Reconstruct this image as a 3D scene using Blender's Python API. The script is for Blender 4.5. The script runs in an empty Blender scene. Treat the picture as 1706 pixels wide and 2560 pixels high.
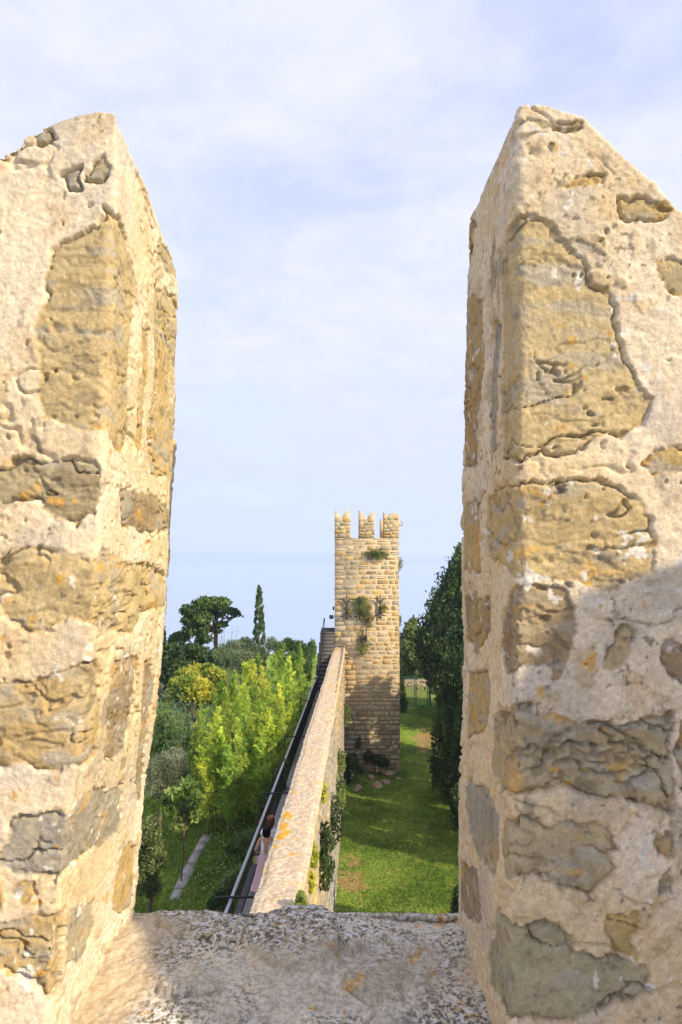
import bpy, bmesh, math, random
import numpy as np
from math import radians, sin, cos, tan, pi, atan

# ------------------------------------------------------------------ camera / world / sun
S = bpy.context.scene
COL = S.collection
F = 1707.0                      # focal length in photo pixels (24 mm on a 36 mm tall frame)
TH = atan(120 / F)              # camera pitch: horizon sits 120 px under the centre
cam_d = bpy.data.cameras.new('camera')
cam = bpy.data.objects.new('camera', cam_d)
COL.objects.link(cam)
cam_d.sensor_fit = 'VERTICAL'; cam_d.sensor_height = 36; cam_d.lens = 36 * F / 2560
cam_d.clip_start = 0.05; cam_d.clip_end = 60000
cam.rotation_euler = (pi / 2 + TH, 0, 0)
S.camera = cam

SUN_E = radians(32)
SUN_AZ = radians(122)           # clockwise from +Y: to the right and behind
sdir = np.array([cos(SUN_E) * sin(SUN_AZ), cos(SUN_E) * cos(SUN_AZ), sin(SUN_E)])
sun_d = bpy.data.lights.new('sun', 'SUN'); sun = bpy.data.objects.new('sun', sun_d); COL.objects.link(sun)
sun_d.energy = 3.3; sun_d.angle = radians(0.9); sun_d.color = (1.0, 0.85, 0.62)
from mathutils import Vector
sun.rotation_euler = Vector(-sdir).to_track_quat('-Z', 'Y').to_euler()
sun.location = (20, -20, 30)

W = bpy.data.worlds.new('World'); S.world = W; W.use_nodes = True
nt = W.node_tree; nt.nodes.clear()
def N(t, **kw):
    n = nt.nodes.new(t)
    for k, v in kw.items(): setattr(n, k, v)
    return n
def Lk(a, b): nt.links.new(a, b)
out = N('ShaderNodeOutputWorld'); bg = N('ShaderNodeBackground'); bg.inputs[1].default_value = 0.135
sky = N('ShaderNodeTexSky', sky_type='NISHITA'); sky.sun_disc = False
sky.sun_elevation = SUN_E; sky.sun_rotation = SUN_AZ; sky.air_density = 1.0; sky.dust_density = 0.6; sky.ozone_density = 2.0
tc = N('ShaderNodeTexCoord'); sep = N('ShaderNodeSeparateXYZ'); Lk(tc.outputs['Generated'], sep.inputs[0])
def M(op, a, b=None, clamp=False):
    n = N('ShaderNodeMath', operation=op); n.use_clamp = clamp
    for i, v in enumerate((a, b)):
        if v is None: continue
        if isinstance(v, (int, float)): n.inputs[i].default_value = v
        else: Lk(v, n.inputs[i])
    return n.outputs[0]
zz = M('ADD', M('MAXIMUM', sep.outputs[2], 0.0), 0.16)
cx = M('DIVIDE', sep.outputs[0], zz); cy = M('DIVIDE', sep.outputs[1], zz)
cmb = N('ShaderNodeCombineXYZ'); Lk(cx, cmb.inputs[0]); Lk(cy, cmb.inputs[1])
n1 = N('ShaderNodeTexNoise'); n1.inputs['Scale'].default_value = 1.5; n1.inputs['Detail'].default_value = 9; n1.inputs['Roughness'].default_value = 0.58; n1.inputs['Distortion'].default_value = 0.35
mp = N('ShaderNodeMapping'); mp.inputs['Location'].default_value = (3.3, 1.7, 0); Lk(cmb.outputs[0], mp.inputs[0]); Lk(mp.outputs[0], n1.inputs['Vector'])
cr = N('ShaderNodeMapRange'); cr.interpolation_type = 'SMOOTHSTEP'
cr.inputs[1].default_value = 0.30; cr.inputs[2].default_value = 0.55; cr.inputs[3].default_value = 0.58; cr.inputs[4].default_value = 1.0
Lk(n1.outputs['Fac'], cr.inputs[0])
mx = N('ShaderNodeMix', data_type='RGBA'); Lk(cr.outputs[0], mx.inputs[0])
sg = N('ShaderNodeMix', data_type='RGBA', blend_type='MULTIPLY'); sg.inputs[0].default_value = 1; Lk(sky.outputs[0], sg.inputs[6]); sg.inputs[7].default_value = (1.15, 1.05, 1.3, 1)
Lk(sg.outputs[2], mx.inputs[6])
n2 = N('ShaderNodeTexNoise'); n2.inputs['Scale'].default_value = 6.5; n2.inputs['Detail'].default_value = 10; n2.inputs['Roughness'].default_value = 0.66; n2.inputs['Distortion'].default_value = 0.5; Lk(mp.outputs[0], n2.inputs['Vector'])
cc = N('ShaderNodeValToRGB')
cc.color_ramp.elements[0].position = 0.32; cc.color_ramp.elements[0].color = (2.98, 3.18, 4.3, 1)
cc.color_ramp.elements[1].position = 0.70; cc.color_ramp.elements[1].color = (3.5, 3.58, 4.4, 1)
Lk(n2.outputs['Fac'], cc.inputs[0]); Lk(cc.outputs[0], mx.inputs[7])
# hazier and bluer towards the horizon
hz = N('ShaderNodeMapRange'); hz.inputs[1].default_value = 0.0; hz.inputs[2].default_value = 0.38; hz.inputs[3].default_value = 0.88; hz.inputs[4].default_value = 0.0
hz.interpolation_type = 'SMOOTHSTEP'
Lk(sep.outputs[2], hz.inputs[0])
mx2 = N('ShaderNodeMix', data_type='RGBA'); Lk(hz.outputs[0], mx2.inputs[0]); Lk(mx.outputs[2], mx2.inputs[6]); mx2.inputs[7].default_value = (2.7, 3.05, 4.2, 1)
Lk(mx2.outputs[2], bg.inputs[0]); Lk(bg.outputs[0], out.inputs[0])

S.view_settings.view_transform = 'Standard'; S.view_settings.look = 'None'
S.view_settings.exposure = 0.97; S.view_settings.gamma = 1.0
S.cycles.use_denoising = True
S.cycles.max_bounces = 6; S.cycles.diffuse_bounces = 4; S.cycles.transmission_bounces = 4; S.cycles.volume_bounces = 1
S.cycles.sample_clamp_indirect = 6

rng = np.random.default_rng(7); random.seed(7)

# ------------------------------------------------------------------ helpers
def P(x, y, d):
    """photo pixel at distance d in front of the camera -> world point"""
    xc = (x - 853) / F; yc = -(y - 1280) / F
    s = d / (cos(TH) - yc * sin(TH))
    return np.array([xc * s, d, (sin(TH) + yc * cos(TH)) * s])

def vn(p, seed=0):
    p = np.asarray(p, float); i = np.floor(p).astype(np.int64); f = p - i; f = f * f * (3 - 2 * f)
    def h(a, b, c):
        v = (a * 374761393 + b * 668265263 + c * 2147483647 + seed * 1274126177) & 0xffffffff
        v = ((v ^ (v >> 13)) * 1274126177) & 0xffffffff
        v = ((v ^ (v >> 15)) * 2246822519) & 0xffffffff
        return ((v ^ (v >> 16)) & 0xffffff) / float(0xffffff)
    x, y, z = i[..., 0], i[..., 1], i[..., 2]; fx, fy, fz = f[..., 0], f[..., 1], f[..., 2]
    def L(a, b, t): return a + (b - a) * t
    return L(L(L(h(x, y, z), h(x + 1, y, z), fx), L(h(x, y + 1, z), h(x + 1, y + 1, z), fx), fy),
             L(L(h(x, y, z + 1), h(x + 1, y, z + 1), fx), L(h(x, y + 1, z + 1), h(x + 1, y + 1, z + 1), fx), fy), fz)
def fbm(p, o=4, seed=0, g=0.5):
    p = np.asarray(p, float); s = 0; a = 1.0; t = 0
    for k in range(o):
        s = s + a * vn(p + k * 17.31, seed + k); t += a; a *= g; p = p * 2.03
    return s / t
def sstep(a, b, x):
    t = np.clip((x - a) / (b - a), 0, 1); return t * t * (3 - 2 * t)
def lerp(a, b, t): return a + (b - a) * t

def mesh(name, V, Fs, mat=None, parent=None, col=None, smooth=False):
    V = np.asarray(V, np.float32).reshape(-1, 3)
    if isinstance(Fs, np.ndarray): Fs = [Fs]
    Fs = [np.asarray(f, np.int32) for f in Fs if len(f)]
    me = bpy.data.meshes.new(name)
    lv = np.concatenate([f.ravel() for f in Fs])
    tot = np.concatenate([np.full(len(f), f.shape[1], np.int32) for f in Fs])
    st = np.concatenate([[0], np.cumsum(tot)[:-1]]).astype(np.int32)
    me.vertices.add(len(V)); me.vertices.foreach_set('co', V.ravel())
    me.loops.add(len(lv)); me.loops.foreach_set('vertex_index', lv)
    me.polygons.add(len(tot)); me.polygons.foreach_set('loop_start', st); me.polygons.foreach_set('loop_total', tot)
    if smooth: me.polygons.foreach_set('use_smooth', np.ones(len(tot), bool))
    me.update(calc_edges=True)
    if col is not None: set_col(me, col)
    if mat: me.materials.append(mat)
    o = bpy.data.objects.new(name, me); COL.objects.link(o)
    if parent: o.parent = parent
    return o
def set_col(me, col, alpha=None):
    c = np.ones((len(me.vertices), 4), np.float32); c[:, :3] = np.clip(np.broadcast_to(np.asarray(col, np.float32), (len(me.vertices), 3)), 0, 1)
    if alpha is not None: c[:, 3] = alpha
    a = me.color_attributes.new('Col', 'FLOAT_COLOR', 'POINT'); a.data.foreach_set('color', c.ravel())

class MB:
    """collects vertices and faces with one colour each"""
    def __init__(s): s.V = []; s.Q = []; s.T = []; s.C = []; s.n = 0
    def add(s, V, Q=None, T=None, c=(1, 1, 1)):
        V = np.asarray(V, float).reshape(-1, 3)
        s.V.append(V); c = np.asarray(c, float); s.C.append(np.broadcast_to(c, (len(V), 3)))
        if Q is not None and len(Q): s.Q.append(np.asarray(Q) + s.n)
        if T is not None and len(T): s.T.append(np.asarray(T) + s.n)
        s.n += len(V)
    def box(s, a, b, c=(1, 1, 1)):
        x0, y0, z0 = a; x1, y1, z1 = b
        s.add([(x0, y0, z0), (x1, y0, z0), (x1, y1, z0), (x0, y1, z0), (x0, y0, z1), (x1, y0, z1), (x1, y1, z1), (x0, y1, z1)],
              [(0, 3, 2, 1), (4, 5, 6, 7), (0, 1, 5, 4), (1, 2, 6, 5), (2, 3, 7, 6), (3, 0, 4, 7)], c=c)
    def tube(s, pts, rad, n=6, c=(1, 1, 1), cap=True):
        pts = np.asarray(pts, float); k = len(pts); rad = np.broadcast_to(np.asarray(rad, float), (k,))
        tg = np.gradient(pts, axis=0); tg /= np.linalg.norm(tg, axis=1)[:, None] + 1e-9
        ref = np.array([0, 0, 1.]) if abs(tg[0, 2]) < 0.9 else np.array([1., 0, 0])
        V = []
        for i in range(k):
            a = np.cross(tg[i], ref); a /= np.linalg.norm(a) + 1e-9; b = np.cross(tg[i], a)
            an = np.arange(n) * 2 * pi / n
            V.append(pts[i] + rad[i] * (np.cos(an)[:, None] * a + np.sin(an)[:, None] * b))
        Q = [(i * n + j, i * n + (j + 1) % n, (i + 1) * n + (j + 1) % n, (i + 1) * n + j) for i in range(k - 1) for j in range(n)]
        V = np.concatenate(V); T = []
        if cap:
            V = np.vstack([V, pts[0], pts[-1]]); a, b = k * n, k * n + 1
            T = [(a, (j + 1) % n, j) for j in range(n)] + [(b, (k - 1) * n + j, (k - 1) * n + (j + 1) % n) for j in range(n)]
        s.add(V, Q, T, c)
    def prism(s, poly, y0, y1, c=(1, 1, 1)):
        """polygon in (x,z) extruded from y0 to y1 (triangle fan per edge is avoided: bmesh fills it)"""
        bm = bmesh.new(); vs = [bm.verts.new((p[0], y0, p[1])) for p in poly]; f = bm.faces.new(vs)
        r = bmesh.ops.extrude_face_region(bm, geom=[f]); bmesh.ops.translate(bm, verts=[v for v in r['geom'] if isinstance(v, bmesh.types.BMVert)], vec=(0, y1 - y0, 0))
        bmesh.ops.recalc_face_normals(bm, faces=bm.faces); bmesh.ops.triangulate(bm, faces=bm.faces)
        bm.verts.index_update(); s.add([v.co[:] for v in bm.verts], T=[[v.index for v in f.verts] for f in bm.faces], c=c); bm.free()
    def build(s, name, mat, parent=None, smooth=False):
        Fs = []
        if s.Q: Fs.append(np.concatenate(s.Q))
        if s.T: Fs.append(np.concatenate(s.T))
        return mesh(name, np.concatenate(s.V), Fs, mat, parent, np.concatenate(s.C), smooth)

def tag(o, label, cat, group=None):
    o['label'] = label; o['category'] = cat
    if group: o['group'] = group
    return o
def struct(o): o['kind'] = 'structure'; return o
def empty(name, loc, label, cat, group=None):
    o = bpy.data.objects.new(name, None); COL.objects.link(o); o.location = [float(v) for v in loc]; o.empty_display_size = 0.2
    return tag(o, label, cat, group)

# ------------------------------------------------------------------ materials
def mat_new(name):
    m = bpy.data.materials.new(name); m.use_nodes = True
    return m, m.node_tree, m.node_tree.nodes['Principled BSDF']
def mat_attr(name, rough=0.9, fine=200.0, bump=0.4, dist=0.002, var=0.25, spec=0.2, coarse=None):
    m, t, b = mat_new(name)
    at = t.nodes.new('ShaderNodeAttribute'); at.attribute_name = 'Col'
    tcx = t.nodes.new('ShaderNodeTexCoord')
    nz = t.nodes.new('ShaderNodeTexNoise'); nz.inputs['Scale'].default_value = fine; nz.inputs['Detail'].default_value = 6; nz.inputs['Roughness'].default_value = 0.65
    t.links.new(tcx.outputs['Object'], nz.inputs['Vector'])
    mr = t.nodes.new('ShaderNodeMapRange'); mr.inputs[1].default_value = 0.25; mr.inputs[2].default_value = 0.75; mr.inputs[3].default_value = 1 - var; mr.inputs[4].default_value = 1 + var
    t.links.new(nz.outputs['Fac'], mr.inputs[0])
    mu = t.nodes.new('ShaderNodeMix'); mu.data_type = 'RGBA'; mu.blend_type = 'MULTIPLY'; mu.inputs[0].default_value = 1
    t.links.new(at.outputs['Color'], mu.inputs[6]); t.links.new(mr.outputs[0], mu.inputs[7])
    t.links.new(mu.outputs[2], b.inputs['Base Color'])
    bp = t.nodes.new('ShaderNodeBump'); bp.inputs['Strength'].default_value = bump; bp.inputs['Distance'].default_value = dist
    t.links.new(nz.outputs['Fac'], bp.inputs['Height']); t.links.new(bp.outputs[0], b.inputs['Normal'])
    b.inputs['Roughness'].default_value = rough; b.inputs['Specular IOR Level'].default_value = spec
    return m
def mat_leaf(name, trans=0.35, rough=0.6, spec=0.25):
    m, t, b = mat_new(name)
    at = t.nodes.new('ShaderNodeAttribute'); at.attribute_name = 'Col'
    t.links.new(at.outputs['Color'], b.inputs['Base Color'])
    b.inputs['Roughness'].default_value = rough; b.inputs['Specular IOR Level'].default_value = spec
    tr = t.nodes.new('ShaderNodeBsdfTranslucent'); t.links.new(at.outputs['Color'], tr.inputs[0])
    mxs = t.nodes.new('ShaderNodeMixShader'); mxs.inputs[0].default_value = trans
    t.links.new(b.outputs[0], mxs.inputs[1]); t.links.new(tr.outputs[0], mxs.inputs[2])
    t.links.new(mxs.outputs[0], t.nodes['Material Output'].inputs[0])
    return m
def mat_plain(name, c, rough=0.6, metal=0.0, spec=0.4, nscale=40, var=0.15):
    m, t, b = mat_new(name)
    tcx = t.nodes.new('ShaderNodeTexCoord'); nz = t.nodes.new('ShaderNodeTexNoise'); nz.inputs['Scale'].default_value = nscale; nz.inputs['Detail'].default_value = 4
    t.links.new(tcx.outputs['Object'], nz.inputs['Vector'])
    rp = t.nodes.new('ShaderNodeValToRGB'); rp.color_ramp.elements[0].position = .3; rp.color_ramp.elements[1].position = .7
    rp.color_ramp.elements[0].color = (*[v * (1 - var) for v in c], 1); rp.color_ramp.elements[1].color = (*[min(1, v * (1 + var)) for v in c], 1)
    t.links.new(nz.outputs['Fac'], rp.inputs[0]); t.links.new(rp.outputs[0], b.inputs['Base Color'])
    b.inputs['Roughness'].default_value = rough; b.inputs['Metallic'].default_value = metal; b.inputs['Specular IOR Level'].default_value = spec
    return m
def mat_rock(name, lichen=False):
    m = mat_attr(name, 0.95, 330, 0.7, 0.0022, 0.20, 0.08); t = m.node_tree; b = t.nodes['Principled BSDF']
    src = b.inputs['Base Color'].links[0].from_socket; tcx = [n for n in t.nodes if n.type == 'TEX_COORD'][0]; at = [n for n in t.nodes if n.type == 'ATTRIBUTE'][0]
    def noise(sc, det, ro, a, b_, lo, hi, off=0.0):
        nz = t.nodes.new('ShaderNodeTexNoise'); nz.inputs['Scale'].default_value = sc; nz.inputs['Detail'].default_value = det; nz.inputs['Roughness'].default_value = ro
        mp_ = t.nodes.new('ShaderNodeMapping'); mp_.inputs['Location'].default_value = (off, off * .7, off * .3); t.links.new(tcx.outputs['Object'], mp_.inputs[0]); t.links.new(mp_.outputs[0], nz.inputs['Vector'])
        mr = t.nodes.new('ShaderNodeMapRange'); mr.inputs[1].default_value = a; mr.inputs[2].default_value = b_; mr.inputs[3].default_value = lo; mr.inputs[4].default_value = hi; t.links.new(nz.outputs['Fac'], mr.inputs[0]); return mr.outputs[0]
    def mixc(fac, a, col, mode='MIX'):
        mu = t.nodes.new('ShaderNodeMix'); mu.data_type = 'RGBA'; mu.blend_type = mode
        if isinstance(fac, float): mu.inputs[0].default_value = fac
        else: t.links.new(fac, mu.inputs[0])
        t.links.new(a, mu.inputs[6])
        if isinstance(col, tuple): mu.inputs[7].default_value = (*col, 1)
        else: t.links.new(col, mu.inputs[7])
        return mu.outputs[2]
    c = mixc(1.0, src, noise(70, 10, .72, .28, .72, .74, 1.24, 1.0), 'MULTIPLY')
    if not lichen:
        c = mixc(noise(150, 6, .6, .64, .70, 0, .55, 4.0), c, (.16, .12, .08)); c = mixc(noise(120, 6, .6, .68, .73, 0, .6, 9.0), c, (.66, .60, .50))
    else:
        def gated(f):
            k = t.nodes.new('ShaderNodeMath'); k.operation = 'MULTIPLY'; t.links.new(f, k.inputs[0]); t.links.new(at.outputs['Alpha'], k.inputs[1]); return k.outputs[0]
        c = mixc(gated(noise(95, 9, .70, .485, .53, 0, .9, 2.0)), c, (.085, .078, .065)); c = mixc(gated(noise(70, 9, .68, .53, .565, 0, .95, 5.0)), c, (.66, .65, .62))
        c = mixc(gated(noise(33, 8, .6, .60, .63, 0, .8, 7.0)), c, (.62, .62, .60)); c = mixc(noise(150, 6, .6, .66, .72, 0, .5, 8.0), c, (.15, .12, .08))
    t.links.new(c, b.inputs['Base Color']); return m
M_ROCK = mat_rock('weathered_stone')
M_SILL = mat_rock('lichened_stone', True)
M_BLOCK = mat_attr('block_masonry', 0.92, 9, 0.8, 0.03, 0.38, 0.1)
M_COPE = mat_attr('pebbled_coping', 0.95, 45, 0.9, 0.01, 0.38, 0.1)
M_GROUND = mat_attr('turf', 0.95, 8, 0.6, 0.05, 0.35, 0.05)
M_LEAF = mat_leaf('leaves', 0.45)
M_NEEDLE = mat_leaf('conifer_foliage', 0.15, 0.7, 0.15)
M_BARK = mat_attr('bark', 0.95, 20, 0.8, 0.02, 0.4, 0.1)
M_IRON = mat_plain('black_iron', (0.018, 0.018, 0.02), 0.45, 0.3, 0.4)
M_RAIL = mat_plain('sky_sheen_steel', (0.42, 0.42, 0.44), 0.4, 0.5, 0.5)  # sky reflection on the handrail is put into this grey base colour
M_RUST = mat_plain('old_iron', (0.07, 0.065, 0.06), 0.7, 0.3, 0.3)
M_GREEN = mat_plain('green_paint', (0.07, 0.34, 0.17), 0.4, 0.0, 0.4)
M_WHITE = mat_plain('white_paint', (0.75, 0.75, 0.75), 0.5)
M_CLOTH = mat_attr('cloth', 0.9, 120, 0.2, 0.002, 0.08, 0.1)
M_SKIN = mat_plain('skin', (0.50, 0.27, 0.17), 0.55, 0, 0.35)
M_HAIR = mat_attr('hair', 0.8, 150, 0.4, 0.003, 0.25, 0.12)

# ------------------------------------------------------------------ terrain, sea, hills
def xwall(d): return -1.957 + 0.0272 * d            # left face of the long wall
TW = 0.80                                             # its thickness
def htop(d): return -(6.26 + 0.0088 * d)              # height of its top
def zwalk(d): return htop(d) - 1.85                   # walkway beside it
SEA = -70.0
def zground(x, y):
    x = np.asarray(x, float); y = np.asarray(y, float)
    zr = -16.0 + 2.1 * sstep(56, 66, y) + 0.0 * x
    zl = -11.0 - 2.6 * sstep(34, 62, y) + 0.9 * sstep(-6.2, -2.2, x) * (1 - sstep(30, 40, y)) * 0.6
    side = sstep(-0.25, 0.25, x - (xwall(y) + TW * 0.5)) if True else 0
    side = np.where(y > 57, sstep(-4, 3, x - 0.5), side)
    z = lerp(zl, zr, side)
    far = sstep(95, 260, y); z = lerp(z, SEA - 6, far)
    lat = np.maximum(sstep(30, 160, -x), 0) * sstep(20, 60, y)
    return lerp(z, SEA - 6, lat)
gx = np.concatenate([np.linspace(-300, -20, 30), np.linspace(-18, -3, 50), np.linspace(-2.6, 1.4, 80), np.linspace(1.6, 22, 60), np.linspace(26, 300, 24)])
gy = np.concatenate([np.linspace(-60, 8, 12), np.linspace(9, 70, 190), np.linspace(71, 110, 50), np.linspace(114, 300, 40)])
GX, GY = np.meshgrid(gx, gy); GZ = zground(GX, GY)
GZ += 0.10 * (fbm(np.stack([GX * .35, GY * .35, GX * 0], -1), 4, 3) - .5) * (np.abs(GX) < 60)
def lawncol(x, y):
    p = np.stack([x, y, x * 0], -1)
    a = fbm(p * 0.5, 4, 11); b = fbm(p * 2.2, 6, 12, .62)
    g = lerp(np.array([.108, .182, .028]), np.array([.24, .335, .060]), sstep(.3, .7, a)[..., None])
    g = lerp(g, np.array([.25, .28, .06]), (sstep(.50, .72, b) * .7)[..., None])
    soil = np.array([.36, .22, .11])
    # worn bare spots: foot of the wall, under the trees, by the gate
    w = xwall(y) + TW
    s1 = np.exp(-((x - w - 0.7) / 1.1) ** 2 - ((y - 35.5) / 3.6) ** 2) * 1.15
    s2 = np.exp(-((x - 7.2) / 1.3) ** 2 - ((y - 59.5) / 2.4) ** 2) * 1.5
    s3 = np.exp(-((x - 3.2) / .9) ** 2 - ((y - 46) / 3) ** 2) * .5
    s4 = np.exp(-((x - 5.4) / .8) ** 2 - ((y - 43.5) / 2.5) ** 2) * .6
    s5 = np.exp(-((x - 5.6) / 3.0) ** 2 - ((y - 65.9) / .5) ** 2) * 1.2
    m = .75 * sstep(.46, .85, (s1 + s2 + s3 + s4 + s5) * (2.1 * b - .25))
    c = lerp(g, soil, m[..., None])
    fld = sstep(67, 72, y) * (x > -1)
    c = lerp(c, np.array([.20, .22, .06]), (fld * .8)[..., None])
    scrub = np.maximum(sstep(9, 16, -x), sstep(96, 130, y))
    c = lerp(c, np.array([.055, .075, .025]) * (.6 + .9 * b)[..., None], scrub[..., None])
    return c, m
gc, _ = lawncol(GX, GY)
nx, ny = len(gx), len(gy); idx = np.arange(nx * ny).reshape(ny, nx)
quads = np.stack([idx[:-1, :-1], idx[:-1, 1:], idx[1:, 1:], idx[1:, :-1]], -1).reshape(-1, 4)
ground = struct(mesh('ground', np.stack([GX, GY, GZ], -1), quads, M_GROUND, None, gc.reshape(-1, 3), True))

def ground_z(x, y):                                   # height with the same undulation
    x = np.asarray(x, float); y = np.asarray(y, float)
    return zground(x, y) + 0.10 * (fbm(np.stack([x * .35, y * .35, x * 0], -1), 4, 3) - .5)

# sea
m, t, b = mat_new('sea_water')
b.inputs['Base Color'].default_value = (0.32, 0.42, 0.54, 1); b.inputs['Roughness'].default_value = 0.22; b.inputs['IOR'].default_value = 1.33
tcx = t.nodes.new('ShaderNodeTexCoord'); mpp = t.nodes.new('ShaderNodeMapping'); mpp.inputs['Scale'].default_value = (1, 3, 1)
nz = t.nodes.new('ShaderNodeTexNoise'); nz.inputs['Scale'].default_value = 0.05; nz.inputs['Detail'].default_value = 8
bp = t.nodes.new('ShaderNodeBump'); bp.inputs['Strength'].default_value = 0.25; bp.inputs['Distance'].default_value = 1.5
t.links.new(tcx.outputs['Object'], mpp.inputs[0]); t.links.new(mpp.outputs[0], nz.inputs['Vector']); t.links.new(nz.outputs['Fac'], bp.inputs['Height']); t.links.new(bp.outputs[0], b.inputs['Normal'])
struct(mesh('sea', [(-14000, -300, SEA), (14000, -300, SEA), (14000, 11500, SEA), (-14000, 11500, SEA)], np.array([[0, 1, 2, 3]]), m))
# far coast
hx = np.linspace(-12000, 12000, 160); prof = 30 + 130 * fbm(np.stack([hx * .00035, hx * 0, hx * 0], -1), 5, 21)
rows = [(10300, SEA - 2 + 0 * prof), (10500, SEA + 30 + prof * .2), (10800, prof * .9), (11100, prof), (11400, SEA - 2 + 0 * prof)]
V = np.concatenate([np.stack([hx, 0 * hx + yy, zz_], -1) for yy, zz_ in rows]); n = len(hx)
Q = [(r * n + i, r * n + i + 1, (r + 1) * n + i + 1, (r + 1) * n + i) for r in range(4) for i in range(n - 1)]
struct(mesh('far_hills', V, np.array(Q), mat_plain('distant_land', (.07, .10, .08), 1, 0, 0, .002), None, None, True))

# ------------------------------------------------------------------ the near battlement: two merlons and the sill between them
Y0, Y1 = 1.25, 1.75
ZS = -0.88
def prof_left(z): return np.interp(z, [-1.0, -.75, -.45, -.25, 0, .35, .85], [-.525, -.508, -.480, -.452, -.442, -.434, -.420])
def prof_right(z): return np.interp(z, [-1.0, -.7, -.4, -.1, .3, .85], [.285, .297, .305, .312, .320, .330])

def voxel(name, verts, faces, size):
    me = bpy.data.meshes.new(name + '_b'); me.from_pydata(verts, [], faces); me.update()
    bm = bmesh.new(); bm.from_mesh(me); bmesh.ops.recalc_face_normals(bm, faces=bm.faces); bm.to_mesh(me); bm.free()
    o = bpy.data.objects.new(name + '_b', me); COL.objects.link(o)
    md = o.modifiers.new('r', 'REMESH'); md.mode = 'VOXEL'; md.voxel_size = size; md.adaptivity = 0
    dg = bpy.context.evaluated_depsgraph_get(); ev = o.evaluated_get(dg); m2 = bpy.data.meshes.new_from_object(ev)
    bpy.data.objects.remove(o); bpy.data.meshes.remove(me); m2.name = name
    return m2
def get_co(me):
    a = np.empty(len(me.vertices) * 3, np.float32); me.vertices.foreach_get('co', a); a = a.reshape(-1, 3).astype(float)
    b = np.empty(len(me.vertices) * 3, np.float32); me.vertex_normals.foreach_get('vector', b); return a, b.reshape(-1, 3).astype(float)

def sdf(pts, poly):
    poly = np.asarray(poly, float); d2 = np.full(len(pts), 1e9); inside = np.zeros(len(pts), bool)
    for i in range(len(poly)):
        a = poly[i]; b_ = poly[(i + 1) % len(poly)]; e = b_ - a; w = pts - a
        tt = np.clip((w @ e) / (e @ e + 1e-12), 0, 1); q = w - tt[:, None] * e; d2 = np.minimum(d2, (q * q).sum(1))
        c1 = (a[1] <= pts[:, 1]) != (b_[1] <= pts[:, 1])
        xx = a[0] + (pts[:, 1] - a[1]) / (b_[1] - a[1] + 1e-12) * (b_[0] - a[0])
        inside ^= c1 & (pts[:, 0] < xx)
    d = np.sqrt(d2); return np.where(inside, -d, d)

def surf_uz(px, side):
    """photo pixel on the merlon -> (u, z): u < 0 on the face towards us, u > 0 round the corner in the opening"""
    p = P(px[0], px[1], Y0); pr = prof_left if side < 0 else prof_right
    xr = pr(p[2])
    du = (p[0] - xr) if side < 0 else (xr - p[0])
    if du <= 0: return (du, p[2])
    xc = (px[0] - 853) / F; yc = -(px[1] - 1280) / F; z = p[2]
    for _ in range(3):
        s = pr(z) / xc; q = (cos(TH) - yc * sin(TH)) * s; z = (sin(TH) + yc * cos(TH)) * s
    return (min(max(q - Y0, 0), 0.56), z)

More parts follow.
